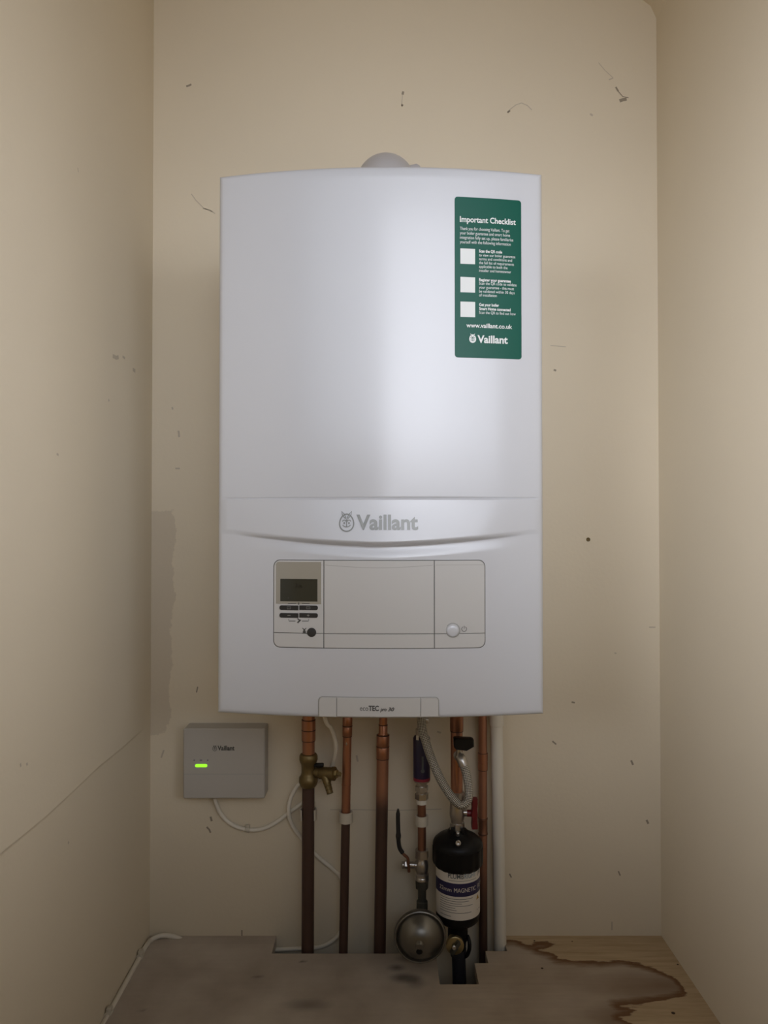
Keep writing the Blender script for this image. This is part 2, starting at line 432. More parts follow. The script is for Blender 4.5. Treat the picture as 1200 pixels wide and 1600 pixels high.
def stroke(mb, pts, w, f, off, closed=False):
    n = len(pts); vs = []; fs = []
    for i in range(n):
        if closed: a = pts[i - 1]; b = pts[(i + 1) % n]
        else: a = pts[max(0, i - 1)]; b = pts[min(n - 1, i + 1)]
        dx, dz = b[0] - a[0], b[1] - a[1]; L = math.hypot(dx, dz) or 1
        nx, nz = -dz / L * w / 2, dx / L * w / 2
        vs.append(f(pts[i][0] + nx, pts[i][1] + nz, off)); vs.append(f(pts[i][0] - nx, pts[i][1] - nz, off))
    for i in range(n if closed else n - 1):
        j = (i + 1) % n
        fs.append((2 * i, 2 * i + 1, 2 * j + 1, 2 * j))
    mb.add(vs, fs)
def poly(mb, pts, f, off):
    mb.add([f(x, z, off) for x, z in pts], [tuple(range(len(pts)))])
def circ(cx, cz, rx, rz=None, n=24, a0=0, a1=2 * PI):
    rz = rz or rx
    full = abs(a1 - a0 - 2 * PI) < 1e-6
    m = n if full else n + 1
    return [(cx + rx * math.cos(a0 + (a1 - a0) * k / n), cz + rz * math.sin(a0 + (a1 - a0) * k / n)) for k in range(m)]
_tc = {}
def text_geom(body, bold=0.0, shear=0.0):
    key = (body, bold, shear)
    if key in _tc: return _tc[key]
    cu = bpy.data.curves.new('lettering_source', 'FONT'); cu.body = body; cu.size = 1.0; cu.offset = bold; cu.shear = shear; cu.resolution_u = 4
    ob = bpy.data.objects.new('lettering_source', cu)
    COL.objects.link(ob)
    me = bpy.data.meshes.new_from_object(ob)
    vs = [(v.co.x, v.co.y) for v in me.vertices]; fs = [tuple(p.vertices) for p in me.polygons]
    bpy.data.objects.remove(ob); bpy.data.meshes.remove(me); bpy.data.curves.remove(cu)
    _tc[key] = (vs, fs); return _tc[key]
CAP = None
def text(mb, body, x0, x1, zb, cap, f, off, bold=0.0, shear=0.0):
    global CAP
    if CAP is None: CAP = max(v[1] for v in text_geom('H')[0])
    vs, fs = text_geom(body, bold, shear)
    a = min(v[0] for v in vs); b = max(v[0] for v in vs)
    sxx = (x1 - x0) / (b - a); sz = cap / CAP
    mb.add([f(x0 + (x - a) * sxx, zb + z * sz, off) for x, z in vs], fs)
# hare in an egg: emblem centred at (cx, cz), total height h (ears included)
def emblem(mb_ring, mb_face, cx, cz, h, f, off, solid=False, k=1.0):
    w = h * 0.70; eh = h * 0.86; ez = cz - h * 0.07
    egg = [(cx + w / 2 * math.cos(a) * (1 - 0.10 * math.sin(a)), ez + eh / 2 * math.sin(a)) for a in [2 * PI * i / 36 for i in range(36)]]
    if solid: poly(mb_ring, egg, f, off)
    else: stroke(mb_ring, egg, h * 0.065 * k, f, off, closed=True)
    t = h * 0.045 * k
    for s in (-1, 1):
        ear = [(cx + s * w * 0.10, cz + h * 0.14), (cx + s * w * 0.30, cz + h * 0.30), (cx + s * w * 0.36, cz + h * 0.50), (cx + s * w * 0.17, cz + h * 0.36), (cx + s * w * 0.03, cz + h * 0.14)]
        (stroke(mb_face, ear, t, f, off + 0.0001, closed=True) if not solid else poly(mb_ring, ear, f, off + 0.00005))
        if solid: stroke(mb_face, ear[:4], t, f, off + 0.00015)
        stroke(mb_face, circ(cx + s * w * 0.17, cz - h * 0.03, w * 0.13, h * 0.09, 8, 0.2, PI - 0.2), t, f, off + 0.0001)
        poly(mb_face, circ(cx + s * w * 0.17, cz - h * 0.09, w * 0.06, h * 0.06, 10), f, off + 0.0001)
    stroke(mb_face, circ(cx, cz - h * 0.12, w * 0.30, h * 0.16, 12, PI + 0.4, 2 * PI - 0.4), t, f, off + 0.0001)
    poly(mb_face, [(cx - w * 0.07, cz + h * 0.10), (cx + w * 0.07, cz + h * 0.10), (cx + w * 0.02, cz - h * 0.15), (cx - w * 0.02, cz - h * 0.15)], f, off + 0.0001)
    stroke(mb_face, [(cx, cz - h * 0.15), (cx, cz - h * 0.27)], t, f, off + 0.0001)

# ------------------------------------------------------------------ the room
def seg_dist(p, a, b):
    ax, ay = a; bx, by = b; dx, dy = bx - ax, by - ay
    t = max(0, min(1, ((p[0] - ax) * dx + (p[1] - ay) * dy) / (dx * dx + dy * dy + 1e-12)))
    return math.hypot(p[0] - ax - t * dx, p[1] - ay - t * dy)
def sdist(p, pg):                # positive inside
    ins = False; d = 9
    for i in range(len(pg)):
        a, b = pg[i - 1], pg[i]
        if (a[1] > p[1]) != (b[1] > p[1]) and p[0] < (b[0] - a[0]) * (p[1] - a[1]) / (b[1] - a[1]) + a[0]: ins = not ins
        d = min(d, seg_dist(p, a, b))
    return d if ins else -d
ZTOP = 2.05
ZSUB = -0.26
YF = 0.30                        # side walls run this far towards the viewer
def lin(a, b, n): return [a + (b - a) * i / n for i in range(n + 1)]

# back wall (grid, with the damp patch as a distance attribute)
mb = MB(); mb.keep = True
xs = lin(XLW - 0.03, XLW + 0.10, 26) + lin(XLW + 0.10, XRW + 0.03, 20)[1:]
zs = lin(ZSUB, 0.2, 10) + lin(0.2, 0.8, 100)[1:] + lin(0.8, ZTOP, 12)[1:]
vs = [(x, YW, z) for z in zs for x in xs]; nx = len(xs)
fs = [(j * nx + i, j * nx + i + 1, (j + 1) * nx + i + 1, (j + 1) * nx + i) for j in range(len(zs) - 1) for i in range(nx - 1)]
o0 = mb.add(vs, fs)
o1 = mb.add([(x, YW + 0.06, z) for z in (ZSUB, ZTOP) for x in (XLW - 0.03, XRW + 0.03)], [(1, 0, 2, 3)])
c = [0, nx - 1, (len(zs) - 1) * nx, len(zs) * nx - 1]
wb = mb.build('wall_back', wall_back_mat()); tag(wb, kind='structure')
damp_px = [(225, 800), (270, 797), (276, 830), (270, 880), (273, 930), (266, 980), (270, 1030), (262, 1080), (268, 1120), (256, 1145), (225, 1150)]
damp = [(at(x, y, YW).x, at(x, y, YW).z) for x, y in damp_px]
a = wb.data.attributes.new('damp', 'FLOAT', 'POINT'); off = ROOT['wall_back']
a.data.foreach_set('value', [sdist((v.co.x + off.x, v.co.z + off.z), damp) if v.co.x + off.x < XLW + 0.11 else -0.05 for v in wb.data.vertices])

# left wall: the upper skim coat stands 3 mm proud of the lower one along a curved edge
crease_px = [(-60, 1385), (0, 1331), (40, 1299), (70, 1274), (110, 1237), (150, 1199), (185, 1171), (215, 1146), (235, 1130)]
crease = [(at_x(x, y, XLW).y, at_x(x, y, XLW).z) for x, y in crease_px]
def crease_z(y):
    if y <= crease[0][0]: return crease[0][1]
    for (y0, z0), (y1, z1) in zip(crease, crease[1:]):
        if y <= y1: return z0 + (z1 - z0) * (y - y0) / (y1 - y0)
    return crease[-1][1]
mb = MB(); mb.keep = True
ys = lin(YF, 0.6, 6) + lin(0.6, YW + 0.02, 60)[1:]
offs = [-0.06, -0.03, -0.012, -0.006, -0.003, -0.0015, 0.0, 0.0015, 0.003, 0.006, 0.012, 0.02, 0.03, 0.045, 0.06]
def zrow(j, y):
    zc = crease_z(y)
    if j < 6: return ZSUB + (zc - 0.06 - ZSUB) * j / 6
    if j < 6 + len(offs): return zc + offs[j - 6]
    k = j - 6 - len(offs) + 1
    return zc + 0.06 + (ZTOP - zc - 0.06) * k / 10
NR = 6 + len(offs) + 10
vs = []
for y in ys:
    for j in range(NR):
        z = zrow(j, y); d = z - crease_z(y)
        amp = 0.0048 * max(0.0, min(1.0, (YW - 0.03 - y) / 0.12))
        s = max(0, min(1, (d + 0.003) / 0.0045)); s = s * s * (3 - 2 * s)
        s *= max(0, 1 - max(0, d) / 0.055) ** 1.0
        vs.append((XLW + amp * s, y, z))
fs = [(i * NR + j, i * NR + j + 1, (i + 1) * NR + j + 1, (i + 1) * NR + j) for i in range(len(ys) - 1) for j in range(NR - 1)]
fs = [f[::-1] for f in fs]
mb.add(vs, fs)
mb.add([(XLW - 0.05, YF, ZSUB), (XLW - 0.05, YW, ZSUB), (XLW - 0.05, YW, ZTOP), (XLW - 0.05, YF, ZTOP)], [(0, 1, 2, 3)])
tag(mb.build('wall_left', M['wall'], sharp=60), kind='structure')

# right wall and the sloped plaster cove at its top
mb = MB(); box(mb, (XRW, YF, ZSUB), (XRW + 0.05, YW + 0.02, ZTOP)); tag(mb.build('wall_right', M['wall']), kind='structure')
mb = MB()
zc = at(1024, 31, YW).z
pr = [(XRW + 0.001, zc), (XRW - 0.004, zc + 0.012), (XRW - 0.010, zc + 0.025), (at(1004, 0, YW).x, at(1004, 0, YW).z), (XRW - 0.07, ZTOP - 0.28), (XRW + 0.001, ZTOP - 0.25)]
n = len(pr)
mb.add([(x, YF, z) for x, z in pr] + [(x, YW, z) for x, z in pr], [tuple(range(n)), tuple(range(n, 2 * n))] + [(i, (i + 1) % n, n + (i + 1) % n, n + i) for i in range(n)])
tag(mb.build('trim_1', M['wall'], sharp=25), kind='structure')
mb = MB(); box(mb, (XLW - 0.05, 0.35, ZTOP), (XRW + 0.05, YW + 0.06, ZTOP + 0.04)); tag(mb.build('ceiling', M['wall']), kind='structure')

# boarded floor with the pipe cut-out
T = 0.018
yA = at_z(500, 1490, 0).y; yB = at_z(715, 1538, 0).y; yC = at_z(755, 1505, 0).y; yD = at_z(776, 1486, 0).y
nA0 = at_z(425, 1488, 0).x; nB0 = at_z(687, 1537, 0).x; nB1 = at_z(748, 1537, 0).x; nC1 = at_z(763, 1505, 0).x; nD1 = at_z(792, 1485, 0).x
def notch(x, y):
    if nA0 < x < nB0 and y > yA: return True
    if nB0 < x < nB1 and y > yB: return True
    if nB1 < x < nC1 and y > yC: return True
    if nC1 < x < nD1 and y > yD: return True
    return False
xs = sorted(set(lin(XLW, XRW, 150) + [nA0, nB0, nB1, nC1, nD1]))
ys = sorted(set(lin(YF, 0.98, 8) + lin(0.98, YW, 64) + [yA, yB, yC, yD]))
nx = len(xs); ny = len(ys)
cell = lambda i, j: 0 <= i < nx - 1 and 0 <= j < ny - 1 and not notch((xs[i] + xs[i + 1]) / 2, (ys[j] + ys[j + 1]) / 2)
vs = [(x, y, 0) for y in ys for x in xs] + [(x, y, -T) for y in ys for x in xs]
fs = []; Bo = nx * ny
for j in range(ny - 1):
    for i in range(nx - 1):
        if not cell(i, j): continue
        a, b, c, d = j * nx + i, j * nx + i + 1, (j + 1) * nx + i + 1, (j + 1) * nx + i
        fs.append((a, b, c, d)); fs.append((d + Bo, c + Bo, b + Bo, a + Bo))
        for (di, dj, p, q) in ((0, -1, a, b), (1, 0, b, c), (0, 1, c, d), (-1, 0, d, a)):
            if not cell(i + di, j + dj): fs.append((p, p + Bo, q + Bo, q))
used = sorted({i for f in fs for i in f}); rem = {k: i for i, k in enumerate(used)}
mb = MB(); mb.keep = True
mb.add([vs[k] for k in used], [tuple(rem[i] for i in f) for f in fs])
fl = mb.build('floor', floor_mat(), sharp=30); tag(fl, kind='structure')
st_px = [(792, 1468), (806, 1469), (828, 1477), (838, 1472), (856, 1471), (868, 1476), (852, 1482), (842, 1484), (866, 1491), (872, 1497), (900, 1500), (935, 1502), (970, 1500), (1000, 1505), (1030, 1516), (1050, 1524), (1062, 1534), (1076, 1555), (1040, 1563), (1002, 1568), (968, 1572), (996, 1576), (985, 1585), (968, 1590), (994, 1604), (1010, 1640), (560, 1640), (600, 1480)]
stp = [tuple(at_z(x, y, 0).xy) for x, y in st_px]
off = ROOT['floor']
sd = []; fd = []; sm = []
r0 = at_z(1036, 1540, 0); r1 = at_z(965, 1590, 0)
smud = [(at_z(x, y, 0), rx, ry, w) for x, y, rx, ry, w in ((632, 1528, .030, .016, .85), (480, 1570, .045, .018, .5), (620, 1512, .02, .012, .7), (473, 1502, .008, .004, .9), (650, 1535, .02, .02, .5), (403, 1526, .012, .004, .6), (221, 1580, .005, .003, 1.2), (960, 1605, .03, .02, .2), (640, 1498, .03, .012, .6))]
for v in fl.data.vertices:
    p = (v.co.x + off.x, v.co.y + off.y)
    if p[1] > 0.95:
        sd.append(max(-0.05, min(0.05, sdist(p, stp))))
        fd.append(max(0, 1 - math.hypot((p[0] - r0.x) / 0.15, (p[1] - r0.y) / 0.05), 0.8 - math.hypot((p[0] - r1.x) / 0.07, (p[1] - r1.y) / 0.06)) ** 0.7)
        sm.append(min(1.0, sum(w * max(0, 1 - math.hypot((p[0] - c.x) / rx, (p[1] - c.y) / ry)) for c, rx, ry, w in smud) * 1.6))
    else: sd.append(-0.05); fd.append(0); sm.append(0)
for nm, vals in (('stain', sd), ('stain_fade', fd), ('smudge', sm)):
    fl.data.attributes.new(nm, 'FLOAT', 'POINT').data.foreach_set('value', vals)
for nm, (x, y, r) in {'a': (1052, 1583, .0028), 'b': (835, 1470, .0016), 'c': (894, 1471, .0012), 'd': (847, 1513, .0022), 'e': (1059, 1507, .0016)}.items():
    mb = MB(); c = at_z(x, y, 0); lathe(mb, c - Vector((0, 0, 0.0005)), (0, 0, 1), [(0, r), (0.0007, r), (0.0009, r * .8)], 14); mb.build('screw_head', M['knot'], fl)
mb = MB(); box(mb, (XLW, 0.9, ZSUB), (XRW, YW, ZSUB + 0.02)); box(mb, (XLW, 0.88, ZSUB), (XRW, 0.9, -T - .0005)); tag(mb.build('floor_void', M['floorlow']), kind='structure')  # second box: unseen riser added to keep light out of the void

# scuffs, scratches and the plugged screw hole belong to the walls
def fw(x, z, off): return Vector((x, YW - off, z))
def scuff(pts, wpx, m, name='scuff_mark', parent=wb):
    mb = MB(); P = [at(x, y, YW) for x, y in pts]
    stroke(mb, [(p.x, p.z) for p in P], wpx * psz(YW), fw, 0.0004)
    mb.build(name, m, parent, smooth=False)
for pts, w, m in [
    ([(291, 135), (295, 134), (299, 132)], 3.0, 'scuff'), ([(630, 143), (629, 148)], 3.5, 'scuff'), ([(629, 148), (628, 157), (628, 167)], 1.0, 'hairline'), ([(627, 164), (630, 165)], 3.0, 'scuff'),
    ([(792, 176), (797, 171), (806, 164), (815, 161), (824, 165), (831, 172)], 1.3, 'hairline'), ([(793, 176), (797, 173)], 2.4, 'scuff'),
    ([(935, 98), (945, 110), (958, 122)], 1.0, 'hairline'), ([(951, 125), (958, 122)], 1.6, 'hairline'), ([(962, 136), (966, 143)], 2.6, 'scuff'), ([(966, 143), (973, 151), (982, 153)], 1.4, 'scuff'), ([(968, 158), (973, 156), (979, 155)], 5.0, 'scuff'),
    ([(922, 178), (926, 181)], 3.0, 'hairline'), ([(299, 303), (306, 313), (318, 325), (332, 331)], 1.3, 'hairline'), ([(317, 326), (328, 328), (336, 334)], 1.4, 'hairline'),
    ([(279, 673), (280, 683)], 3.0, 'hairline'), ([(269, 636), (270, 640)], 2.5, 'hairline'), ([(274, 732), (281, 732)], 2.5, 'hairline'), ([(309, 1073), (307, 1082)], 2.0, 'scuff'),
    ([(329, 1276), (331, 1283)], 3.0, 'scuff'), ([(323, 1292), (327, 1296), (329, 1301)], 2.6, 'scuff'), ([(256, 1172), (252, 1184)], 2.5, 'hairline'),
    ([(865, 578), (869, 579)], 3.0, 'scuff'), ([(748, 560), (750, 562)], 2.0, 'hairline'), ([(860, 540), (884, 542)], 1.2, 'hairline'), ([(863, 1158), (869, 1163)], 2.4, 'scuff'), ([(893, 1097), (898, 1098)], 2.6, 'scuff'),
    ([(986, 1188), (989, 1195)], 3.0, 'scuff'), ([(1010, 1281), (1013, 1287)], 3.2, 'scuff'), ([(966, 1361), (969, 1368)], 2.2, 'scuff'), ([(796, 1365), (799, 1371)], 2.2, 'scuff'), ([(956, 1440), (956, 1453)], 2.0, 'hairline'),
    ([(378, 1453), (378, 1464)], 2.0, 'scuff'), ([(516, 1265), (560, 1265), (620, 1266), (690, 1264)], 1.1, 'hairline'), ([(683, 1143), (689, 1145)], 3.0, 'hairline'), ([(557, 1180), (559, 1190)], 3.0, 'hairline'),
    ([(706, 378), (711, 379)], 1.4, 'hairline'), ([(1014, 980), (1024, 980)], 2.0, 'hairline'), ([(960, 1020), (963, 1021)], 2.0, 'hairline')]:
    scuff(pts, w, M[m])
def lscuff(pts, w):
    mb = MB(); P = [at_x(x, y, XLW) for x, y in pts]
    stroke(mb, [(p.y, p.z) for p in P], w, lambda y, z, off: Vector((XLW + off, y, z)), .0005); mb.build('scuff_mark', M['hairline'], bpy.data.objects['wall_left'], smooth=False)
for pts, w in (([(176, 556), (181, 559), (185, 558)], .006), ([(191, 557), (195, 560)], .004), ([(207, 577), (211, 580)], .006), ([(169, 624), (170, 627)], .004), ([(88, 709), (91, 711)], .003), ([(31, 1193), (32, 1198)], .003), ([(41, 1192), (42, 1196)], .003), ([(121, 262), (122, 269)], .002), ([(106, 1315), (107, 1318)], .003)): lscuff(pts, w)
mb = MB(); c = at(919, 843, YW); lathe(mb, c + Vector((0, 0.001, 0)), (0, -1, 0), [(0, .0036), (.002, .0036), (.0024, .003), (.0018, .0012)], 18); mb.build('wall_plug', M['hole'], wb)

# ------------------------------------------------------------------ the boiler
YE = 0.990                       # depth of the front's side edges
XB0 = (339.3 - 600) / F * YE; XB1 = (848.6 - 600) / F * YE
XC = (XB0 + XB1) / 2; HW = (XB1 - XB0) / 2
ZB1 = at(600, 272.5, YE).z; ZB0 = at(600, 1115.5, YE).z
BOW = 0.026
def bow(x): u = (x - XC) / HW; return YE - BOW * (1 - u * u) - 0.0035 * u
def on_front(px, py):
    Y = YE
    for _ in range(6):
        p = at(px, py, Y); Y = bow(p.x)
    return (p.x, p.z)
Z_SEAM = on_front(600, 779.5)[1]
Z_SM = on_front(610, 849.5)[1]; xs0, z0 = on_front(372, 831.5); xs1, z1 = on_front(826, 830.5)
XSM = max(abs(xs0 - XC), abs(xs1 - XC)) - 0.002; DSM = (z0 + z1) / 2 - Z_SM
def sst(a, b, x): t = max(0.0, min(1.0, (x - a) / (b - a))); return t * t * (3 - 2 * t)
def relief(x, z):
    u = abs(x - XC) / XSM
    zs_ = Z_SM + DSM * (min(u, 1.0) ** 1.55)
    A = 0.0105 * max(0.0, 1 - u ** 2) ** 1.25
    r = 0.0
    edge = sst(HW - 0.006, HW - 0.012, abs(x - XC))
    if z < Z_SEAM + 0.002:
        r += 0.0012 * sst(Z_SEAM + 0.0012, Z_SEAM - 0.0012, z) * edge * sst(zs_ - 0.004, zs_ + 0.004, z)
    if zs_ <= z <= Z_SEAM:
        t = (Z_SEAM - z) / (Z_SEAM - zs_); r += A * t ** 1.3
        if z < zs_ + 0.003: r -= A * 0.25 * (1 - (z - zs_) / 0.003) ** 2
    elif z < zs_:
        d = zs_ - z
        dip = -0.0030 * max(0.0, 1 - u ** 2) ** 1.25
        if d < 0.0045: r += A * 0.75 * (1 - sst(0, 0.0045, d)) + dip * sst(0, 0.0045, d)
        else: r += dip * (1 - sst(0.0045, 0.020, d))
    g = abs(z - Z_SEAM - 0.0014)
    if g < 0.0012: r -= 0.0010 * (1 - g / 0.0012) * edge
    return r
RE = 0.007
def erd(d): return RE - math.sqrt(max(0, RE * RE - (RE - d) ** 2)) if d < RE else 0.0
def front(x, z, off=0.0):
    y = bow(x) - relief(x, z)
    e = max(erd(min(x - XB0, XB1 - x)), erd(min(z - ZB0, ZB1 - z)))
    return Vector((x, y + e - off, z))
# the label and panel areas are plain bowed sheet
def sheet(x, z, off=0.0): return Vector((x, bow(x) - off, z))

boiler = thing('boiler', 'white wall-hung gas boiler with bowed front and small control panel', 'boiler', (XC, YW, ZB0))
fine = [0, .0006, .0014, .0026, .0045, RE]
cx = [XB0 + a for a in fine] + lin(XB0 + RE, XB1 - RE, 110)[1:-1] + [XB1 - a for a in fine[::-1]]
zz = [ZB0 + a for a in fine] + lin(ZB0 + RE, Z_SM - 0.03, 24)[1:] + lin(Z_SM - 0.03, Z_SEAM + 0.006, 150)[1:] + lin(Z_SEAM + 0.006, ZB1 - RE, 44)[1:-1] + [ZB1 - a for a in fine[::-1]]
mb = MB(); mb.keep = True; nx = len(cx); nz = len(zz)
mb.add([front(x, z) for z in zz for x in cx], [(j * nx + i, j * nx + i + 1, (j + 1) * nx + i + 1, (j + 1) * nx + i) for j in range(nz - 1) for i in range(nx - 1)])
# returned edges
loop = [i for i in range(nx)] + [j * nx + nx - 1 for j in range(1, nz)] + [(nz - 1) * nx + i for i in range(nx - 2, -1, -1)] + [j * nx for j in range(nz - 2, 0, -1)]
bk = mb.add([Vector((mb.v[i].x, 1.06, mb.v[i].z)) for i in loop], [])
n = len(loop)
for i in range(n): mb.f.append((loop[i], bk + i, bk + (i + 1) % n, loop[(i + 1) % n]))
cover = mb.build('front_cover', M['enamel'], boiler, sharp=50)
mb = MB(); box(mb, (XB0 + .003, 1.05, ZB0 + .006), (XB1 - .003, YW - .001, ZB1 - .004), .002); mb.build('casing', M['enamel'], boiler)
# raised wordmark and emblem under the seam
def lift(x, z, off): return Vector((x, bow(x) - relief(x, z) - off, z))
mb = MB(); xa, za = on_front(557, 827); xb, _ = on_front(653, 827)
text(mb, 'Vaillant', xa, xb, za, on_front(557, 805)[1] - za, lift, 0.0008, bold=0.028); mb.build('wordmark', M['silver'], cover, smooth=False)
mb = MB(); xa, za = on_front(542, 814.5); emblem(mb, mb, xa, za, 31 * psz(.968), lift, 0.0008); mb.build('hare_emblem', M['silver'], cover, smooth=False)

# control panel
def fp(px, py): return on_front(px, py)
p0 = fp(427, 1014); p1 = fp(758.5, 1014); ptop = fp(600, 875)[1]; pbot = fp(600, 1014)[1]
mb = MB(); plate(mb, p0[0], p1[0], pbot, ptop, (.009,) * 4, -0.002, 0.0004, sheet, .0003); cp = mb.build('control_panel', M['gap'], boiler)
g = 0.0010
xl = fp(506, 950)[0]; xr = fp(678.5, 950)[0]; zline = fp(600, 990.5)[1]; q = .0085
def sect(name, x0, x1, rb, rt):
    mb = MB()
    plate(mb, x0, x1, zline + .0004, ptop - g, (0, 0, rt[1], rt[0]), 0.0, 0.0017, sheet, .0004)
    plate(mb, x0, x1, pbot + g, zline - .0004, (rb[0], rb[1], 0, 0), 0.0, 0.0017, sheet, .0004)
    mb.build(name, M['panel'], cp)
sect('display_section', p0[0] + g, xl - .0005, (q, 0), (q, 0))
sect('panel_door', xl + .0005, xr - .0005, (0, 0), (0, 0))
sect('switch_section', xr + .0005, p1[0] - g, (0, q), (0, q))
mb = MB(); zt = fp(600, 883)[1]
stroke(mb, [(xl + .002 + (xr - xl - .004) * k / 24, zt - 0.0035 * math.sin(PI * k / 24)) for k in range(25)], .0006, sheet, .0019); 
mb.build('finger_lip', M['seam'], cp, smooth=False)
mb = MB(); stroke(mb, [(p0[0] + .002 + (xl - p0[0] - .004) * k / 6, fp(600, 883)[1]) for k in range(7)], .0004, sheet, .0019); mb.build('trim_line', M['seam'], cp, smooth=False); mb = MB(); stroke(mb, [(xr + .002 + (p1[0] - xr - .004) * k / 6, fp(600, 883)[1]) for k in range(7)], .0004, sheet, .0019); mb.build('trim_line', M['seam'], cp, smooth=False)
a = fp(431.5, 943); b = fp(502, 878); mb = MB(); plate(mb, a[0], b[0], a[1], b[1], (.0005, .0005, .0005, .004), .001, .0021, sheet, .0002); mb.build('display_window', M['tint'], cp)
a = fp(438.3, 939); b = fp(496.3, 904.7); mb = MB(); plate(mb, a[0], b[0], a[1], b[1], (.0004,) * 4, .001, .0025, sheet, .0002); mb.build('display_screen', M['lcd'], cp)
mb = MB(); a = fp(461, 918); b = fp(472, 918); text(mb, '26', a[0], b[0], a[1], 6.5 * psz(.97), sheet, .0028); a = fp(451, 934); poly(mb, circ(a[0], a[1], .0012, n=10), sheet, .0028); mb.build('display_digits', M['lcd_ink'], cp, smooth=False)
def button(x0, x1, yc, left):
    a = fp(x0, yc + 3.3); b = fp(x1, yc - 3.3); r = .0026; s = .0003
    mb = MB(); plate(mb, a[0], b[0], a[1], b[1], (r, s, s, r) if left else (s, r, r, s), .001, .0030, sheet, .0004); mb.build('button', M['btn'], cp)
for yc in (949.3, 961.2):
    button(437, 466.5, yc, True); button(468, 497, yc, False)
def sym(): mb.build('button_symbol', M['btn_ink'], cp, smooth=False)
for x in (452, 482):
    a = fp(x, 949.3); w, h = .0024, .0013; mb = MB()
    stroke(mb, [(a[0] - w, a[1] - h), (a[0] + w, a[1] - h), (a[0] + w, a[1] + h), (a[0] - w, a[1] + h)], .0006, sheet, .0032, closed=True); sym()
mb = MB(); a = fp(452, 961.2); stroke(mb, [(a[0] - .002, a[1]), (a[0] + .002, a[1])], .0007, sheet, .0032); sym()
mb = MB(); a = fp(482, 961.2); stroke(mb, [(a[0] - .0016, a[1]), (a[0] + .0016, a[1])], .0007, sheet, .0032); stroke(mb, [(a[0], a[1] - .0014), (a[0], a[1] + .0014)], .0007, sheet, .00325); sym()
mb = MB()
def S(pts, w, off=.0020): stroke(mb, [fp(x, y) for x, y in pts], w * psz(.97), sheet, off)
S([(451.5, 967), (451.5, 970), (462, 970)], 1.0); S([(472, 970), (482.5, 970), (482.5, 967)], 1.0); S([(465, 973), (467, 971), (470, 968)], 2.4); S([(465, 966), (468, 968.5)], 1.8)
S([(450, 942.6), (463, 942.6)], 1.2, .0023); S([(472, 942.6), (484, 942.6)], 1.2, .0023); S([(467, 941), (467, 944.5)], 1.8, .0023)
S([(472.5, 981), (476, 983.5)], 1.2); S([(479, 981), (475.5, 983.5)], 1.2); S([(475.7, 983), (475.7, 985.5)], 3.0); S([(475.7, 985.5), (475.7, 989)], 4.5); S([(472, 989), (479.5, 989)], 1.2)
mb.build('panel_symbols', M['ink'], cp, smooth=False)
c = fp(487.2, 987.7); mb = MB(); lathe(mb, sheet(c[0], c[1], .0008), (0, -1, 0), [(0, .0060), (.0018, .0060), (.0024, .0054), (.0026, .003)], 32); mb.build('reset_button', M['btn'], cp)
c = fp(707.2, 984.5); mb = MB(); lathe(mb, sheet(c[0], c[1], .0008), (0, -1, 0), [(0, .0098), (.0015, .0098), (.0016, .0088)], 36); mb.build('power_button_ring', M['seam'], cp)
mb = MB(); lathe(mb, sheet(c[0], c[1], .0010), (0, -1, 0), [(0, .0085), (.0022, .0085), (.0036, .0076), (.0044, .006), (.0048, .003)], 36); mb.build('power_button', M['enamel'], cp)
mb = MB(); c = fp(725, 982.5); stroke(mb, circ(c[0], c[1], .0032, n=20, a0=PI / 2 + .5, a1=2.5 * PI - .5), .0007, sheet, .0020); stroke(mb, [(c[0], c[1] + .0004), (c[0], c[1] + .0042)], .0007, sheet, .0020); mb.build('power_symbol', M['ink'], cp, smooth=False)

# model flap on the bottom edge
def flapf(x, z, off=0.0): return Vector((x, bow(x) - off, z))
a = fp(498.5, 1118.2); b = fp(685, 1089.5); x1 = fp(526, 1104)[0]; x2 = fp(657, 1104)[0]; xb1 = fp(685, 1104)[0]
mb = MB(); plate(mb, a[0] - .0008, xb1 + .0008, a[1] + .0005, b[1] + .0009, (0, 0, .0055, .0055), -.004, .0012, flapf, .0003); flap = mb.build('model_flap', M['seam'], boiler)
for nm, xx0, xx1, rd in (('flap_end', a[0], x1 - .0003, (0, 0, 0, .005)), ('flap_face', x1 + .0003, x2 - .0003, (0,) * 4), ('flap_end', x2 + .0003, xb1, (0, 0, .005, 0))):
    mb = MB(); plate(mb, xx0, xx1, a[1] - (.0006 if nm == 'flap_end' and xx0 < 0 and xx1 < x1 + .001 else 0), b[1], rd, 0, .0032, flapf, .0007); mb.build(nm, M['panel'], flap)
mb = MB(); zb = fp(575, 1109.5)[1]; cap = 7.6 * psz(.965)
text(mb, 'eco', fp(562.5, 1108)[0], fp(575.5, 1108)[0], zb, cap, flapf, .0036); text(mb, 'TEC', fp(576, 1108)[0], fp(592, 1108)[0], zb, cap, flapf, .0036, bold=.035)
text(mb, 'pro', fp(594, 1108)[0], fp(604, 1108)[0], fp(575, 1110)[1], cap * .72, flapf, .0036, bold=.03, shear=.3); text(mb, '30', fp(606, 1108)[0], fp(616, 1108)[0], fp(575, 1110)[1], cap * .72, flapf, .0036, bold=.03, shear=.3)
mb.build('model_lettering', M['ink'], flap, smooth=False)

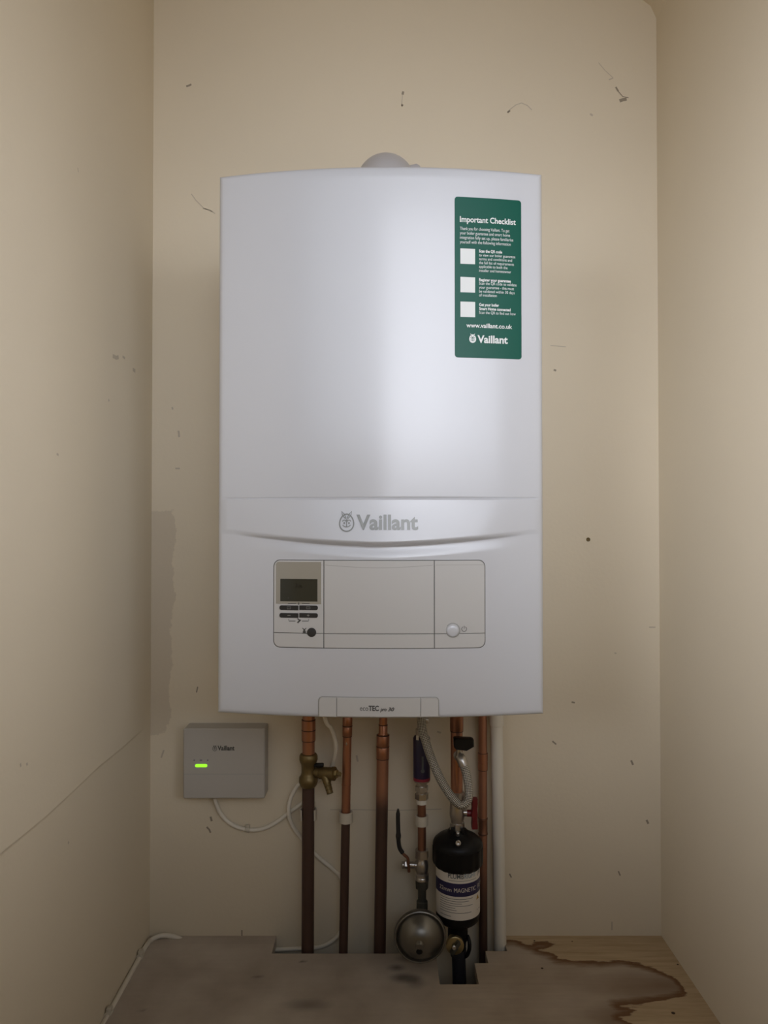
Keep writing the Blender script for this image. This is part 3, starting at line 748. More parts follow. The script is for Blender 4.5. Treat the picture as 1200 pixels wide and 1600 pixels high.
# green checklist sticker
SX = lambda px: on_front(px, 430)[0]
def SZ(py): return on_front(712, py)[1]
x0, x1 = SX(710.5), SX(814.5); ztop, zbot = SZ(307.3), SZ(558.5)
mb = MB(); plate(mb, x0, x1, zbot, ztop, (.004,) * 4, .0, .0004, sheet, .0001, .004); stk = mb.build('checklist_sticker', M['green'], boiler); tag(stk, 'green checklist sticker with white print')
k = psz(.975)
def T_(mb, s, a, b, py, cap, bold=0.0): text(mb, s, SX(a), SX(b), SZ(py), cap * k, sheet, .0006, bold)
mb = MB(); T_(mb, 'Important Checklist', 718.7, 806, 346.5, 8.6, .022); mb.build('heading', M['whiteprint'], stk, smooth=False)
mb = MB()
for s, a, b, y in (('Thank you for choosing Vaillant. To get', 718.7, 796, 359), ('your boiler guarantee and smart home', 718.7, 797, 366), ('integration fully set up, please familiarise', 718.7, 802, 373), ('yourself with the following information', 718.7, 798, 380)): T_(mb, s, a, b, y, 4.7)
for s, a, b, y in (('to view our boiler guarantee', 748.5, 805, 399.2), ('terms and conditions and', 748.5, 800, 405.2), ('the full list of requirements', 748.5, 803, 411.2), ('applicable to both the', 748.5, 793, 417.2), ('installer and homeowner', 748.5, 798.5, 423.4),
                   ('Scan the QR code to validate', 748.5, 807, 443.5), ('your guarantee - this must', 748.5, 803, 449.7), ('be validated within 30 days', 748.5, 804, 456), ('of installation', 748.5, 776, 462), ('Scan the QR to find out how', 748.5, 805.5, 489.3)): T_(mb, s, a, b, y, 4.3)
mb.build('paragraph_print', M['whiteprint'], stk, smooth=False)
for s, a, b, y in (('Scan the QR code', 748.5, 784.5, 393), ('Register your guarantee', 748.5, 798, 438), ('Get your boiler', 748.5, 779.5, 477), ('Smart Home connected', 748.5, 797.5, 483.3)):
    mb = MB(); T_(mb, s, a, b, y, 4.3, .03); mb.build('subheading', M['whiteprint'], stk, smooth=False)
mb = MB(); T_(mb, 'www.vaillant.co.uk', 728.5, 800, 511, 6.6, .02); mb.build('web_address', M['whiteprint'], stk, smooth=False)
mb = MB(); T_(mb, 'Vaillant', 745.8, 793, 534.5, 11.2, .03); mb.build('wordmark', M['whiteprint'], stk, smooth=False)
mb = MB(); mf = MB(); emblem(mb, mf, SX(738.3), SZ(527.5), 15.5 * k, sheet, .0006, solid=True); mb.build('hare_emblem', M['whiteprint'], stk, smooth=False); mf.build('emblem_lines', M['green'], stk, smooth=False)
for ya, yb in ((388, 412), (432.5, 456.5), (471, 495)):
    mb = MB(); plate(mb, SX(719.3), SX(742.3), SZ(yb), SZ(ya), (.0003,) * 4, .0002, .0006, sheet, .0001); mb.build('white_patch', M['whiteprint'], stk)

# flue elbow from the boiler top into the wall
fr = 0.0485; fy = 1.165; fx = at(603, 240, fy).x
zt = at(601, 227.5, fy - .005).z - fr
fl_ = thing('flue_elbow', 'grey plastic flue elbow rising behind the boiler top into the wall', 'flue', (fx, fy, ZB1 - .005))
mb = MB(); pth = [Vector((fx, fy, ZB1 - .0005)), Vector((fx, fy, zt - .03))]
pth += [Vector((fx, fy + .04 - .04 * math.cos(a), zt - .03 + .03 * math.sin(a))) for a in [PI / 2 * i / 10 for i in range(1, 11)]] + [Vector((fx, YW - .002, zt))]
tube(mb, pth, fr, 40); mb.build('elbow_pipe', M['flue'], fl_)
mb = MB(); lathe(mb, (fx, YW - .001, zt), (0, -1, 0), [(0, fr + .012), (.006, fr + .012), (.010, fr + .006), (.011, fr + .001)], 40); mb.build('wall_collar', M['flue'], fl_)
mb = MB(); c = at(643, 258, fy + .01); lathe(mb, Vector((fx + .03, fy + .01, c.z - .018)), (1, 0, .25), [(0, .014), (.022, .014), (.026, .011), (.030, .004)], 20); mb.build('test_point', M['flue'], fl_)
mb = MB(); lathe(mb, (fx, fy, ZB1 - .0035), (0, 0, 1), [(0, fr + .010), (.012, fr + .010), (.015, fr + .005), (.016, fr + .0005)], 40); mb.build('base_collar', M['flue'], fl_)

# ------------------------------------------------------------------ copper pipes
YP = 1.268
ZDOWN = ZSUB + 0.021
def below(px, Y): return None
def pipe_end(mb, ax, Y, py0, hw, z1):
    """straight pipe from image row py0 down through the cut-out to height z1"""
    c = at(ax[1][0], ax[1][1], Y); t = at(ax[0][0] + (ax[1][0] - ax[0][0]) * (py0 - ax[0][1]) / (ax[1][1] - ax[0][1]), py0, Y)
    d = (c - t).normalized(); L = (z1 - t.z) / d.z
    lathe(mb, t, d, [(0, hw * psz(Y)), (L, hw * psz(Y))], 28)
PTOP = 1072                       # rows hidden behind the boiler front; pipes enter the casing bottom there
def topz(Y, ax, hw, mb, py1, x):
    pass
def rowz(z, Y):                   # image row of height z at depth Y
    lo, hi = 0, 2400
    for _ in range(50):
        m = (lo + hi) / 2
        if at(600, m, Y).z > z: lo = m
        else: hi = m
    return lo
RP = rowz(ZB0 + .0065, YP)        # row where a pipe meets the casing underside
def rp(Y): return rowz(ZB0 + .0062, Y)

# flow pipe with coupling and drain tee
ax = ((482.3, 1115), (480.8, 1490))
p = thing('copper_pipe', 'wide copper pipe, leftmost of the row, dark brown below its brass tee', 'pipe', at(480.8, 1490, YP), 'copper pipes under the boiler')
mb = MB(); vlathe(mb, ax, YP, [(rp(YP), 9.6), (1185, 9.6)]); mb.build('upper_tube', M['copper'], p)
mb = MB(); vlathe(mb, ax, YP, [(1124, 9.8), (1125, 10.8), (1139.5, 10.8), (1140, 10.2), (1140.8, 10.2), (1141.3, 10.8), (1156, 10.8), (1157, 9.8)]); mb.build('coupling', M['copper'], p)
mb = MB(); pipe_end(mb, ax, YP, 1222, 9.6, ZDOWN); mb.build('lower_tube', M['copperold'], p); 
# hot water pipe
ax2 = ((543.2, 1115), (536.4, 1490))
p = thing('copper_pipe', 'thin copper pipe just right of the brass drain valve, held by a white clip', 'pipe', at(536.4, 1490, YP), 'copper pipes under the boiler')
mb = MB(); vlathe(mb, ax2, YP, [(rp(YP), 6.8), (1278, 6.8)]); mb.build('upper_tube', M['copper'], p)
mb = MB(); vlathe(mb, ax2, YP, [(1118, 6.9), (1119, 7.7), (1133, 7.7), (1133.6, 7.2), (1134.4, 7.2), (1135, 7.7), (1149, 7.7), (1150, 6.9)]); mb.build('coupling', M['copper'], p)
mb = MB(); vlathe(mb, ax2, YP, [(1225, 6.9), (1225.3, 7.2), (1226.4, 7.2), (1226.7, 6.9)]); mb.build('solder_ring', M['copper'], p); mb = MB(); c = at(541.6, 1161, YP - 6.4 * psz(YP)); lathe(mb, c + Vector((0, .001, .005)), (0, -.05, -1), [(0, .0004), (.003, .0012), (.007, .0018), (.009, .0012), (.010, .0003)], 10); mb.build('solder_drip', M['chrome'], p)
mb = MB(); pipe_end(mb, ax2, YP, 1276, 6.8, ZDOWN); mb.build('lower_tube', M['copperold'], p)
# gas pipe
ax3 = ((599, 1115), (593.3, 1490))
p = thing('copper_pipe', 'copper pipe in the middle of the row, widening at a reducer below the model flap', 'pipe', at(593.3, 1490, YP), 'copper pipes under the boiler')
mb = MB(); vlathe(mb, ax3, YP, [(rp(YP), 6.2), (1150, 6.2)]); mb.build('upper_tube', M['copper'], p)
mb = MB(); vlathe(mb, ax3, YP, [(1132, 6.3), (1133, 6.9), (1145, 6.9), (1147, 7.5), (1148, 9.6), (1149, 10.1), (1165, 10.1), (1166, 9.6), (1167, 10.1), (1184, 10.1), (1185.5, 9.3)]); mb.build('reducer', M['copper'], p)
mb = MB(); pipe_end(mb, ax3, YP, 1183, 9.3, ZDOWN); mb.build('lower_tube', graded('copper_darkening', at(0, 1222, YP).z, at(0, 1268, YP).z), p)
# far right thin pipe
Y6 = 1.285
ax6 = ((754.3, 1115), (754.8, 1500))
p = thing('copper_pipe', 'thin copper pipe right of the black filter, against the white plastic pipe', 'pipe', at(754.8, 1500, Y6), 'copper pipes under the boiler')
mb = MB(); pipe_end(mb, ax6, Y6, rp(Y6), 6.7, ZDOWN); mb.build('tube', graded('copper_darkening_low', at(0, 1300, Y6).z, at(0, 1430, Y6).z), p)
mb = MB(); vlathe(mb, ax6, Y6, [(1176, 6.8), (1177, 7.7), (1189, 7.7), (1189.5, 7.2), (1190.5, 7.2), (1191, 7.7), (1202, 7.7), (1203, 6.8)]); mb.build('coupling', M['copper'], p)
mb = MB(); vlathe(mb, ax6, Y6, [(1277, 6.8), (1278, 7.4), (1279.5, 7.4), (1281, 7.0), (1300, 7.0), (1301, 7.5), (1303, 7.5), (1304, 6.8)]); mb.build('lower_coupling', M['coppermid'], p)
# return pipe into the filter valve
Y5 = 1.240
ax5 = ((713.5, 1115), (713.5, 1500))
p = thing('copper_pipe', 'wide copper pipe dropping behind the braided hose to the filter', 'pipe', at(713.5, 1237, Y5), 'copper pipes under the boiler')
mb = MB(); vlathe(mb, ax5, Y5, [(rp(Y5), 9.3), (1246, 9.3)]); mb.build('tube', M['copper'], p)
mb = MB(); vlathe(mb, ax5, Y5, [(rp(Y5) + 2, 10.4), (1141, 10.4), (1142.3, 9.4)]); mb.build('coupling', M['copper'], p)
# cold pipe under the scale inhibitor
Y4 = 1.258
ax4 = ((658.5, 1115), (659.5, 1420))
p = thing('copper_pipe', 'thin copper pipe between the navy cartridge and the lever valve', 'pipe', at(659, 1335, Y4), 'copper pipes under the boiler')
mb = MB(); vlathe(mb, ax4, Y4, [(1250, 6.5), (1334, 6.5)]); mb.build('tube', M['coppermid'], p)

def joint(axis, Y, row, hw, parent):
    mb = MB(); vlathe(mb, axis, Y, [(row - .8, hw - .3), (row - .5, hw + .15), (row + .5, hw + .15), (row + .8, hw - .3)], 28); mb.build('joint_ring', M['copperold'], parent)
pipes = [o for o in COL.objects if o.name.startswith('copper_pipe')]
for axis, Y, rows, pp in ((ax, YP, ((1124.5, 10.6), (1140.4, 10.8), (1157, 10.2)), 0), (ax2, YP, ((1134, 7.7), (1150, 7.3)), 1), (ax3, YP, ((1132.5, 6.8), (1148.5, 9.9), (1166, 10.1), (1185, 9.8)), 2), (ax6, Y6, ((1176.8, 7.3), (1202.6, 7.3), (1278, 7.2), (1302, 7.4)), 3), (ax5, Y5, ((1142, 10.0),), 4)):
    for row, hw in rows: joint(axis, Y, row, hw, pipes[pp])

# white plastic condensate pipe
YC = 1.284
axc = ((775.6, 1120), (781.8, 1486))
p = thing('condensate_pipe', 'white plastic waste pipe running down the wall, rightmost of the row', 'pipe', at(781.8, 1486, YC))
mb = MB(); pipe_end(mb, axc, YC, rp(YC), 9.6, ZDOWN); mb.build('tube', M['pvc'], p)
mb = MB(); vlathe(mb, axc, YC, [(rp(YC) + 1, 11.2), (1132, 11.2), (1133.5, 10.8), (1134, 9.7)]); mb.build('socket', M['pvc'], p)

# pipe clips
def clip(px, py0, py1, Y, hw, label, closed=True):
    c = at(px, (py0 + py1) / 2, Y); h = (py1 - py0) * psz(Y) / 2; r0 = (hw - 2.2) * psz(Y); r1 = hw * psz(Y)
    t = thing('pipe_clip', label, 'pipe clip', (c.x, YW, c.z - h), 'pipe clips')
    mb = MB(); n = 28; vs = []; fs = []
    a0, a1 = (0, 2 * PI) if closed else (-PI / 2 + .95, 1.5 * PI - .95)
    for k in range(n + 1):
        a = a0 + (a1 - a0) * k / n
        for r, z in ((r0, -h), (r1, -h), (r1, h), (r0, h)): vs.append(c + Vector((math.cos(a) * r, math.sin(a) * r, z)))
    for k in range(n):
        for q in range(4): fs.append((4 * k + q, 4 * k + (q + 1) % 4, 4 * k + 4 + (q + 1) % 4, 4 * k + 4 + q))
    if not closed: fs += [(3, 2, 1, 0), (4 * n, 4 * n + 1, 4 * n + 2, 4 * n + 3)]
    mb.add(vs, fs); mb.build('ring', M['clip'], t)
    mb = MB(); box(mb, (c.x - r1 * .55, c.y + r0, c.z - h * .9), (c.x + r1 * .55, YW - .0005, c.z + h * .9), .001); mb.build('wall_block', M['clip'], t)
clip(540.6, 1268, 1284, YP, 10.8, 'white clip on the thin copper pipe beside the brass valve')
clip(658.9, 1274, 1289, Y4, 10.0, 'white clip on the pipe under the navy cartridge')
clip(481.7, 1264, 1280, YP, 13.5, 'white clip half hidden behind the dark brown leftmost pipe', closed=False)

# brass drain tee
t = thing('drain_valve', 'dull brass tee valve with drain spout on the leftmost pipe', 'valve', at(481.6, 1230, YP))
mb = MB(); vlathe(mb, ax, YP, [(1177, 9.9), (1178, 12.6), (1181, 14.2), (1186, 14.4), (1190, 13.2), (1194, 11.3), (1200, 10.8), (1207, 10.9), (1211, 12.0), (1214, 14.4), (1221, 14.8), (1226, 13.2), (1229, 11.2), (1230, 9.9)], 24); body = mb.build('tee_body', M['brass'], t)
mb = MB(); c = at(489, 1206.5, YP); e = at(500, 1207.5, YP - .006); lathe(mb, c, e - c, [(0, .0078), (.007, .0078), (.008, .0088), ((e - c).length, .0088)], 24); mb.build('branch', M['brass'], t)
mb = MB(); e2 = at(523, 1209, YP - .016); d = e2 - e; L = d.length; lathe(mb, e, d, [(0, .0095), (.001, .0102), (L * .8, .0102), (L * .82, .0115), (L, .0115), (L + .001, .009)], 24); mb.build('drain_body', M['brass'], t)
mb = MB(); lathe(mb, e2, d, [(0, .0072), (.005, .0072)], 6); lathe(mb, e2 + d.normalized() * .005, d, [(0, .0042), (.006, .0042), (.0068, .003)], 4); mb.build('drain_screw', M['brasslight'], t)
mb = MB(); s0 = at(508, 1211, YP - .012); s1 = at(515.8, 1240, YP - .026); d = s1 - s0; L = d.length; lathe(mb, s0, d, [(0, .0078), (L * .45, .0066), (L * .46, .0060), (L * .6, .0062), (L * .62, .0056), (L * .8, .0060), (L * .82, .0054), (L, .0056), (L, .0035), (L - .006, .0035)], 20, caps=(True, True)); mb.build('hose_spout', M['brass'], t)
mb = MB(); c = at(493, 1195, YP - .004); box(mb, c - Vector((.002, .005, .0035)), c + Vector((.014, .005, .0025)), .0015); mb.build('stop_tab', M['black'], t)

# navy inline scale inhibitor with unions
t = thing('scale_inhibitor', 'navy blue cylindrical cartridge with red band behind the braided hose', 'water filter', at(658.6, 1255, Y4))
mb = MB(); vlathe(mb, ax4, Y4, [(1148, 8), (1150, 11.5), (1153, 13.2), (1213.6, 13.2)], 32); mb.build('cartridge', M['purple'], t)
mb = MB(); vlathe(mb, ax4, Y4, [(1213.6, 13.3), (1218, 13.3)], 32); mb.build('red_band', M['redband'], t)
mb = MB(); vlathe(mb, ax4, Y4, [(1218, 13.2), (1220.5, 12.6), (1221.5, 10)], 32); mb.build('end_ring', M['chrome'], t)
mb = MB(); vlathe(mb, ax4, Y4, [(rp(Y4), 6.5), (1138, 6.5), (1139, 9), (1148, 9), (1149, 8)], 20); mb.build('top_union', M['chrome'], t)
mb = MB(); vlathe(mb, ax4, Y4, [(1221, 8.2), (1228, 7.6), (1229, 9.5)], 24); vlathe(mb, ax4, Y4, [(1228, 10.8), (1235, 11)], 6, .3); vlathe(mb, ax4, Y4, [(1235, 8), (1239, 8)], 24); vlathe(mb, ax4, Y4, [(1239, 10.4), (1248, 10.6)], 6, .1); vlathe(mb, ax4, Y4, [(1248, 8), (1256, 7.2)], 24); mb.build('union_nuts', M['chrome'], t)
mb = MB(); vlathe(mb, ax4, Y4, [(1248.5, 8.3), (1255.5, 8.1)], 24); mb.build('white_olive', M['pvc'], t)
mb = MB(); r4 = 13.35 * psz(Y4); cc = at(658.6, 1190, Y4)
def cyl4(x, z, off): a = x / r4; return Vector((cc.x + math.sin(a) * (r4 + off), cc.y - math.cos(a) * (r4 + off), cc.z + z))
z_ = lambda y: at(658, y, Y4 - r4).z - cc.z
stroke(mb, [(.0012, z_(1182)), (.0012, z_(1204))], .0034, cyl4, .0003); poly(mb, circ(.0012, z_(1205), .0034, n=16), cyl4, .00035)
mb.build('white_mark', M['labelgrey'], t, smooth=False)
mb = MB(); stroke(mb, [(-.0078, z_(1150)), (-.0078, z_(1157))], .005, cyl4, .0003); mb.build('white_tab', M['labelw'], t, smooth=False)

# lever ball valve
t = thing('lever_valve', 'tarnished lever valve with black handle above the round steel vessel', 'valve', at(659.4, 1420, Y4))
mb = MB(); vlathe(mb, ax4, Y4, [(1327, 7), (1327.5, 10)], 24); vlathe(mb, ax4, Y4, [(1327, 10.3), (1340, 10.6)], 6, .25); vlathe(mb, ax4, Y4, [(1340, 7.6), (1344, 8.2), (1347, 9.8), (1353, 10.4), (1360, 9.8), (1363, 8.8), (1365, 10.8), (1368, 11), (1369, 9.6), (1371, 10.8), (1374, 10.8), (1376, 8.4)], 28); body = mb.build('valve_body', M['chrome'], t)
mb = MB(); vlathe(mb, ax4, Y4, [(1375.5, 10.2), (1388, 9.6), (1389, 6.8)], 6, .1); vlathe(mb, ax4, Y4, [(1386, 6.4), (1409, 6.4)], 24); vlathe(mb, ax4, Y4, [(1407, 7.6), (1408, 8.6), (1420, 8.8), (1428, 8.8)], 24); mb.build('tail_pipe', M['olive'], t)
mb = MB(); c = at(652, 1352, Y4); e = at(638, 1351, Y4); lathe(mb, c, e - c, [(0, .0065), (.004, .0065), (.005, .0055), ((e - c).length, .0055)], 20); lathe(mb, e, e - c, [(.002, .0068), (.006, .0068)], 6); e3 = at(632, 1351.6, Y4); lathe(mb, e3, e - c, [(-.002, .003), (.0015, .0062), (.0035, .0062), (.0042, .005)], 18); mb.build('spindle', M['chrome'], t)
mb = MB(); pt = catmull([at(639, 1362, Y4 - .003), at(638, 1350, Y4 - .006), at(637, 1341, Y4 - .008), at(631, 1335, Y4 - .010), at(626, 1329, Y4 - .011), at(623.5, 1321, Y4 - .012), at(622.7, 1310, Y4 - .013)], 6)
tube(mb, pt, .0026, 10); mb.build('lever_arm', M['coppermid'], t)
mb = MB(); pt = catmull([at(629, 1332.5, Y4 - .0105), at(624.5, 1325, Y4 - .0115), at(622.7, 1314, Y4 - .013), at(622.4, 1300, Y4 - .014), at(621.8, 1280, Y4 - .015), at(622, 1264, Y4 - .016)], 8)
tube(mb, pt, lambda s: .0040 * (0.9 + .25 * math.exp(-((s - .52) / .05) ** 2)) * (1 if s < .9 else (1 - s) * 6 + .4), 12); mb.build('lever_grip', M['blackrub'], t)

# round steel vessel at the foot of the cold pipe
YV = 1.198; cv = at(656.3, 1461.5, YV); R = 40.3 * psz(YV)
t = thing('shock_arrestor', 'round flat steel vessel facing out, left of the black filter', 'vessel', (cv.x, cv.y, cv.z - R))
mb = MB(); lathe(mb, cv, (0, -1, 0), [(-.030, R * .30), (-.028, R * .45), (-.022, R * .68), (-.012, R * .86), (-.004, R * .94), (-.003, R * .985), (-.0005, R), (.0035, R), (.0062, R * .985), (.0070, R * .955), (.0066, R * .925), (.0045, R * .905), (.0030, R * .885), (.0042, R * .86), (.0085, R * .80), (.0145, R * .70), (.021, R * .56), (.0245, R * .42), (.0268, R * .28), (.028, R * .14), (.0282, R * .04)], 56); mb.build('shell', M['steel'], t)
mb = MB(); c2 = at(655.5, 1475.5, YV - .029); lathe(mb, c2 + Vector((0, .008, 0)), (0, -1, -.25), [(0, .0068), (.009, .0064), (.011, .005), (.0115, .002)], 20); mb.build('air_cap', M['steel'], t)
mb = MB(); c2 = at(655.3, 1485, YV - .026); lathe(mb, c2 + Vector((0, .008, 0)), (0, -1, -.2), [(0, .0052), (.009, .0052), (.0098, .004)], 16); mb.build('valve_stem', M['black'], t)
mb = MB(); a = at(659.5, 1427, Y4); pt = [Vector((a.x, a.y, a.z + .004)), Vector((a.x, a.y, a.z - .010)), Vector((a.x - .001, a.y - .004, a.z - .022)), Vector((cv.x, cv.y + .036, cv.z + .006)), Vector((cv.x, cv.y + .026, cv.z))]
tube(mb, catmull(pt, 6), .0078, 18); mb.build('inlet_bend', M['olive'], t)

# braided filling hose
t = thing('braided_hose', 'braided steel filling hose looping from the boiler to the return pipe', 'hose', at(720, 1262, 1.205))
hp = [at(655.5, rp(1.215), 1.215), at(659, 1132, 1.213), at(665, 1158, 1.210), at(673.5, 1184, 1.207), at(684, 1209, 1.205), at(696, 1231, 1.203), at(708, 1248, 1.202), at(719, 1257.5, 1.202), at(728.5, 1254, 1.202), at(732.5, 1240, 1.203), at(731, 1221, 1.204), at(727, 1203, 1.206), at(722, 1189, 1.209), at(718, 1182, 1.214)]
path = catmull(hp, 12)
mb = MB(); tube(mb, path, 6.8 * psz(1.205), 24, uv=True); mb.build('braid', M['braid'], t)
mb = MB(); tube(mb, path[-20:], 7.8 * psz(1.205), 24); mb.build('ferrule', M['chrome'], t)
mb = MB(); tube(mb, path[:7], 7.8 * psz(1.205), 24); mb.build('top_ferrule', M['chrome'], t)
mb = MB(); c = at(666, 1126, 1.225); lathe(mb, Vector((c.x, 1.235, c.z)), (0, -1, 0), [(0, .0045), (.012, .0045), (.013, .003)], 16); lathe(mb, Vector((c.x, 1.230, c.z)), (0, 0, 1), [(0, .003), (ZB0 + .006 - c.z, .003)], 12); mb.build('fixing_bolt', M['chrome'], t)

# filling valve with black handle on the return pipe
t = thing('filling_valve', 'small plated valve with a black tap handle above the braided hose end', 'valve', at(717, 1190, 1.222))
mb = MB(); a = at(716.5, 1180, 1.2285); lathe(mb, a + Vector((0, .0015, 0)), (0, -1, 0), [(0, .0085), (.005, .0085), (.006, .0072), (.0135, .0072)], 20); mb.build('valve_body', M['chrome'], t)
mb = MB(); b_ = at(717, 1172, 1.217); lathe(mb, Vector((b_.x, 1.217, a.z)), (0, 0, 1), [(0, .0046), (b_.z - a.z + .002, .0046)], 16); mb.build('spindle', M['chrome'], t)
mb = MB(); yh = 1.212
hpx = [(708.5, 1153.5), (711, 1151.8), (736, 1153), (739.5, 1154.5), (740, 1165), (734, 1168.5), (728.5, 1171.5), (712, 1169.5), (709, 1166)]
hv = [at(x, y, yh) for x, y in hpx]; n = len(hv)
for ycut, s in ((0, 1),):
    cen = sum(hv, Vector()) / n
    rings = [[cen + (v - cen) * .9 + Vector((0, -.0085, 0)) for v in hv], [v + Vector((0, -.0065, 0)) for v in hv], [v + Vector((0, .0065, 0)) for v in hv], [cen + (v - cen) * .9 + Vector((0, .0085, 0)) for v in hv]]
    vs = [v for r in rings for v in r]; fs = [tuple(range(n)), tuple(range(3 * n, 4 * n))]
    for q in range(3):
        for i in range(n): fs.append((q * n + i, q * n + (i + 1) % n, (q + 1) * n + (i + 1) % n, (q + 1) * n + i))
    mb.add(vs, fs)
mb.build('tap_handle', M['black'], t)

# isolating valve with red butterfly handle, over the filter
t = thing('isolating_valve', 'grey isolating valve with red butterfly handle on top of the black filter', 'valve', at(714, 1297, Y5))
ax7 = ((713.7, 1237), (714.5, 1300))
mb = MB(); vlathe(mb, ax7, Y5, [(1236, 9.8), (1237, 11.4), (1246, 11.6), (1250, 10.8), (1256, 10.8), (1262, 11.6), (1270, 11.8), (1276, 11.4), (1280, 10.2), (1284, 9.4), (1286, 9.4)], 28); vlathe(mb, ax7, Y5, [(1285, 11.6), (1297, 12.2)], 6, .2); mb.build('valve_body', M['chrome'], t)
mb = MB(); c = at(724, 1269.5, Y5 - .004); lathe(mb, c, (1, 0, 0), [(0, .006), (.006, .006), (.007, .0045), (.014, .0045)], 16); mb.build('spindle', M['chrome'], t)
mb = MB(); c = at(741.2, 1270.5, Y5 - .006); 
prf = [(-.0245, -.0048), (-.018, -.0052), (-.008, -.0042), (0, -.0068), (.008, -.0042), (.018, -.0052), (.0248, -.0046), (.0248, .0048), (.018, .0052), (.008, .0042), (0, .0050), (-.008, .0042), (-.018, .0052), (-.0245, .0050)]
n = len(prf); cen = c
rings = []
for dy, s in ((-.008, .8), (-.006, 1), (.006, 1), (.008, .8)): rings.append([c + Vector((x * s, dy, z * (s * .1 + .9))) for z, x in prf])
vs = [v for r in rings for v in r]; fs = [tuple(range(n)), tuple(range(3 * n, 4 * n))]
for q in range(3):
    for i in range(n): fs.append((q * n + i, q * n + (i + 1) % n, (q + 1) * n + (i + 1) % n, (q + 1) * n + i))
mb.add(vs, fs); lathe(mb, c - Vector((.0125, 0, 0)), (1, 0, 0), [(0, .0055), (.010, .0055)], 16)
mb.build('butterfly_handle', M['red'], t)

# magnetic filter
FX = 715.2
t = thing('magnetic_filter', 'black cylindrical magnetic filter with a white and navy label', 'filter', at(FX, 1482, Y5))
mb = MB(); seg = 48
vlathe(mb, FX, Y5, [(1295, 13), (1296, 14.5), (1300, 17), (1303, 24), (1307, 31), (1312, 36.5), (1316, 38.4), (1320, 38.8)], seg)
# ribbed skirt
vs = []; fs = []; rows = [(1320, 38.8), (1342, 38.8), (1346, 37.8), (1350, 34.6)]; sg = 96
for py, hw in rows:
    c = at(FX, py, Y5)
    for k in range(sg):
        a = 2 * PI * k / sg; r = (hw + (.55 if k % 6 in (0, 1, 2) else -.25)) * psz(Y5); vs.append(c + Vector((math.cos(a) * r, math.sin(a) * r, 0)))
for i in range(len(rows) - 1):
    for k in range(sg): fs.append((i * sg + k, i * sg + (k + 1) % sg, (i + 1) * sg + (k + 1) % sg, (i + 1) * sg + k))
fs.append(tuple(range(3 * sg, 4 * sg))); mb.add(vs, fs)
for s in (-1, 1): c = at(FX + s * 8, 1297, Y5 - .012); box(mb, c - Vector((.003, .004, .006)), c + Vector((.003, .004, .004)), .001)
mb.build('cap', M['black'], t)
mb = MB(); vlathe(mb, FX, Y5, [(1349, 33.6), (1428, 33.6), (1432, 32.8), (1436, 29), (1440, 22), (1443, 16.5), (1447, 15.4), (1466, 15.4), (1470, 13), (1482, 12.4)], seg); mb.build('body', M['black'], t)
rb = 33.8 * psz(Y5); cb = at(FX, 1390, Y5)
def cyl(x, z, off): a = x / rb; return Vector((cb.x + math.sin(a) * (rb + off), cb.y - math.cos(a) * (rb + off), cb.z + z))
zside = lambda y: at(FX, y, Y5).z - cb.z
zfr = lambda y: at(FX, y, Y5 - rb).z - cb.z
def xa(px): return math.asin(max(-1, min(1, (px - FX) * (Y5 - rb * .7) / F / rb))) * rb
mb = MB(); hwid = rb * 1.45
plate(mb, -hwid, hwid, zfr(1438.5), zfr(1361), (.002,) * 4, -.0002, .0004, cyl, .0001, .003); lab = mb.build('label', M['labelw'], t); tag(lab, 'white and navy printed label')
mb = MB(); plate(mb, -hwid, hwid, zfr(1401.5), zfr(1381), (0,) * 4, .0002, .0006, cyl, .0001, .003); mb.build('navy_band', M['navy'], lab)
mb = MB(); text(mb, 'PLUMB', xa(697.5), xa(721.0), zfr(1373.2), 7.2 * psz(1.2), cyl, .0009, bold=.015); mb.build('maker_lettering', M['labelgrey'], lab, smooth=False)
mb = MB(); text(mb, 'RIGHT', xa(722.0), xa(740.0), zfr(1373.2), 7.2 * psz(1.2), cyl, .0009, bold=.01); mb.build('maker_lettering', M['labelsteel'], lab, smooth=False)
mb = MB(); z0_ = zfr(1377); stroke(mb, [(xa(698) + (xa(741) - xa(698)) * i / 8, z0_) for i in range(9)], .0006, cyl, .0007); mb.build('tagline_print', M['labelgrey'], lab, smooth=False)
mb = MB(); a = xa(745.6); zc_ = zfr(1369); w, h = .0052, .0058
stroke(mb, [(a - w, zc_ - h), (a - w, zc_ + h * .6), (a - w * .5, zc_ + h), (a + w * .7, zc_ + h), (a + w, zc_ + h * .6), (a + w, zc_ - h)], .0016, cyl, .0007); stroke(mb, [(a - w * .2, zc_ - h * .7), (a - w * .2, zc_ + h * .3), (a + w * .3, zc_ + h * .3), (a + w * .3, zc_ - h * .2), (a - w * .2, zc_ - h * .2)], .0014, cyl, .0007); mb.build('maker_emblem', M['ink'], lab, smooth=False)
mb = MB(); zt_ = zfr(1394.5); cp_ = 6.4 * psz(1.2); text(mb, '22mm', xa(686), xa(702.5), zt_, cp_ * .95, cyl, .0009); text(mb, 'MAGNETIC', xa(706.3), xa(740), zt_, cp_, cyl, .0009); text(mb, 'FILTER', xa(743.5), xa(743.5) + .021, zt_, cp_, cyl, .0009); mb.build('band_lettering', M['labelw'], lab, smooth=False)
mb = MB()
for i, (y, e) in enumerate(((1405.5, 735), (1409, 729), (1412.5, 718), (1416, 735), (1419.5, 708), (1423, 710), (1427, 733))):
    stroke(mb, [(xa(686.5) + (xa(e) - xa(686.5)) * j / 8, zfr(y)) for j in range(9)], .0008, cyl, .0007)
stroke(mb, [(xa(687) + (xa(702) - xa(687)) * j / 8, zfr(1433)) for j in range(9)], .0008, cyl, .0007); stroke(mb, [(xa(742), zfr(1428)), (xa(747), zfr(1428))], .0008, cyl, .0007)
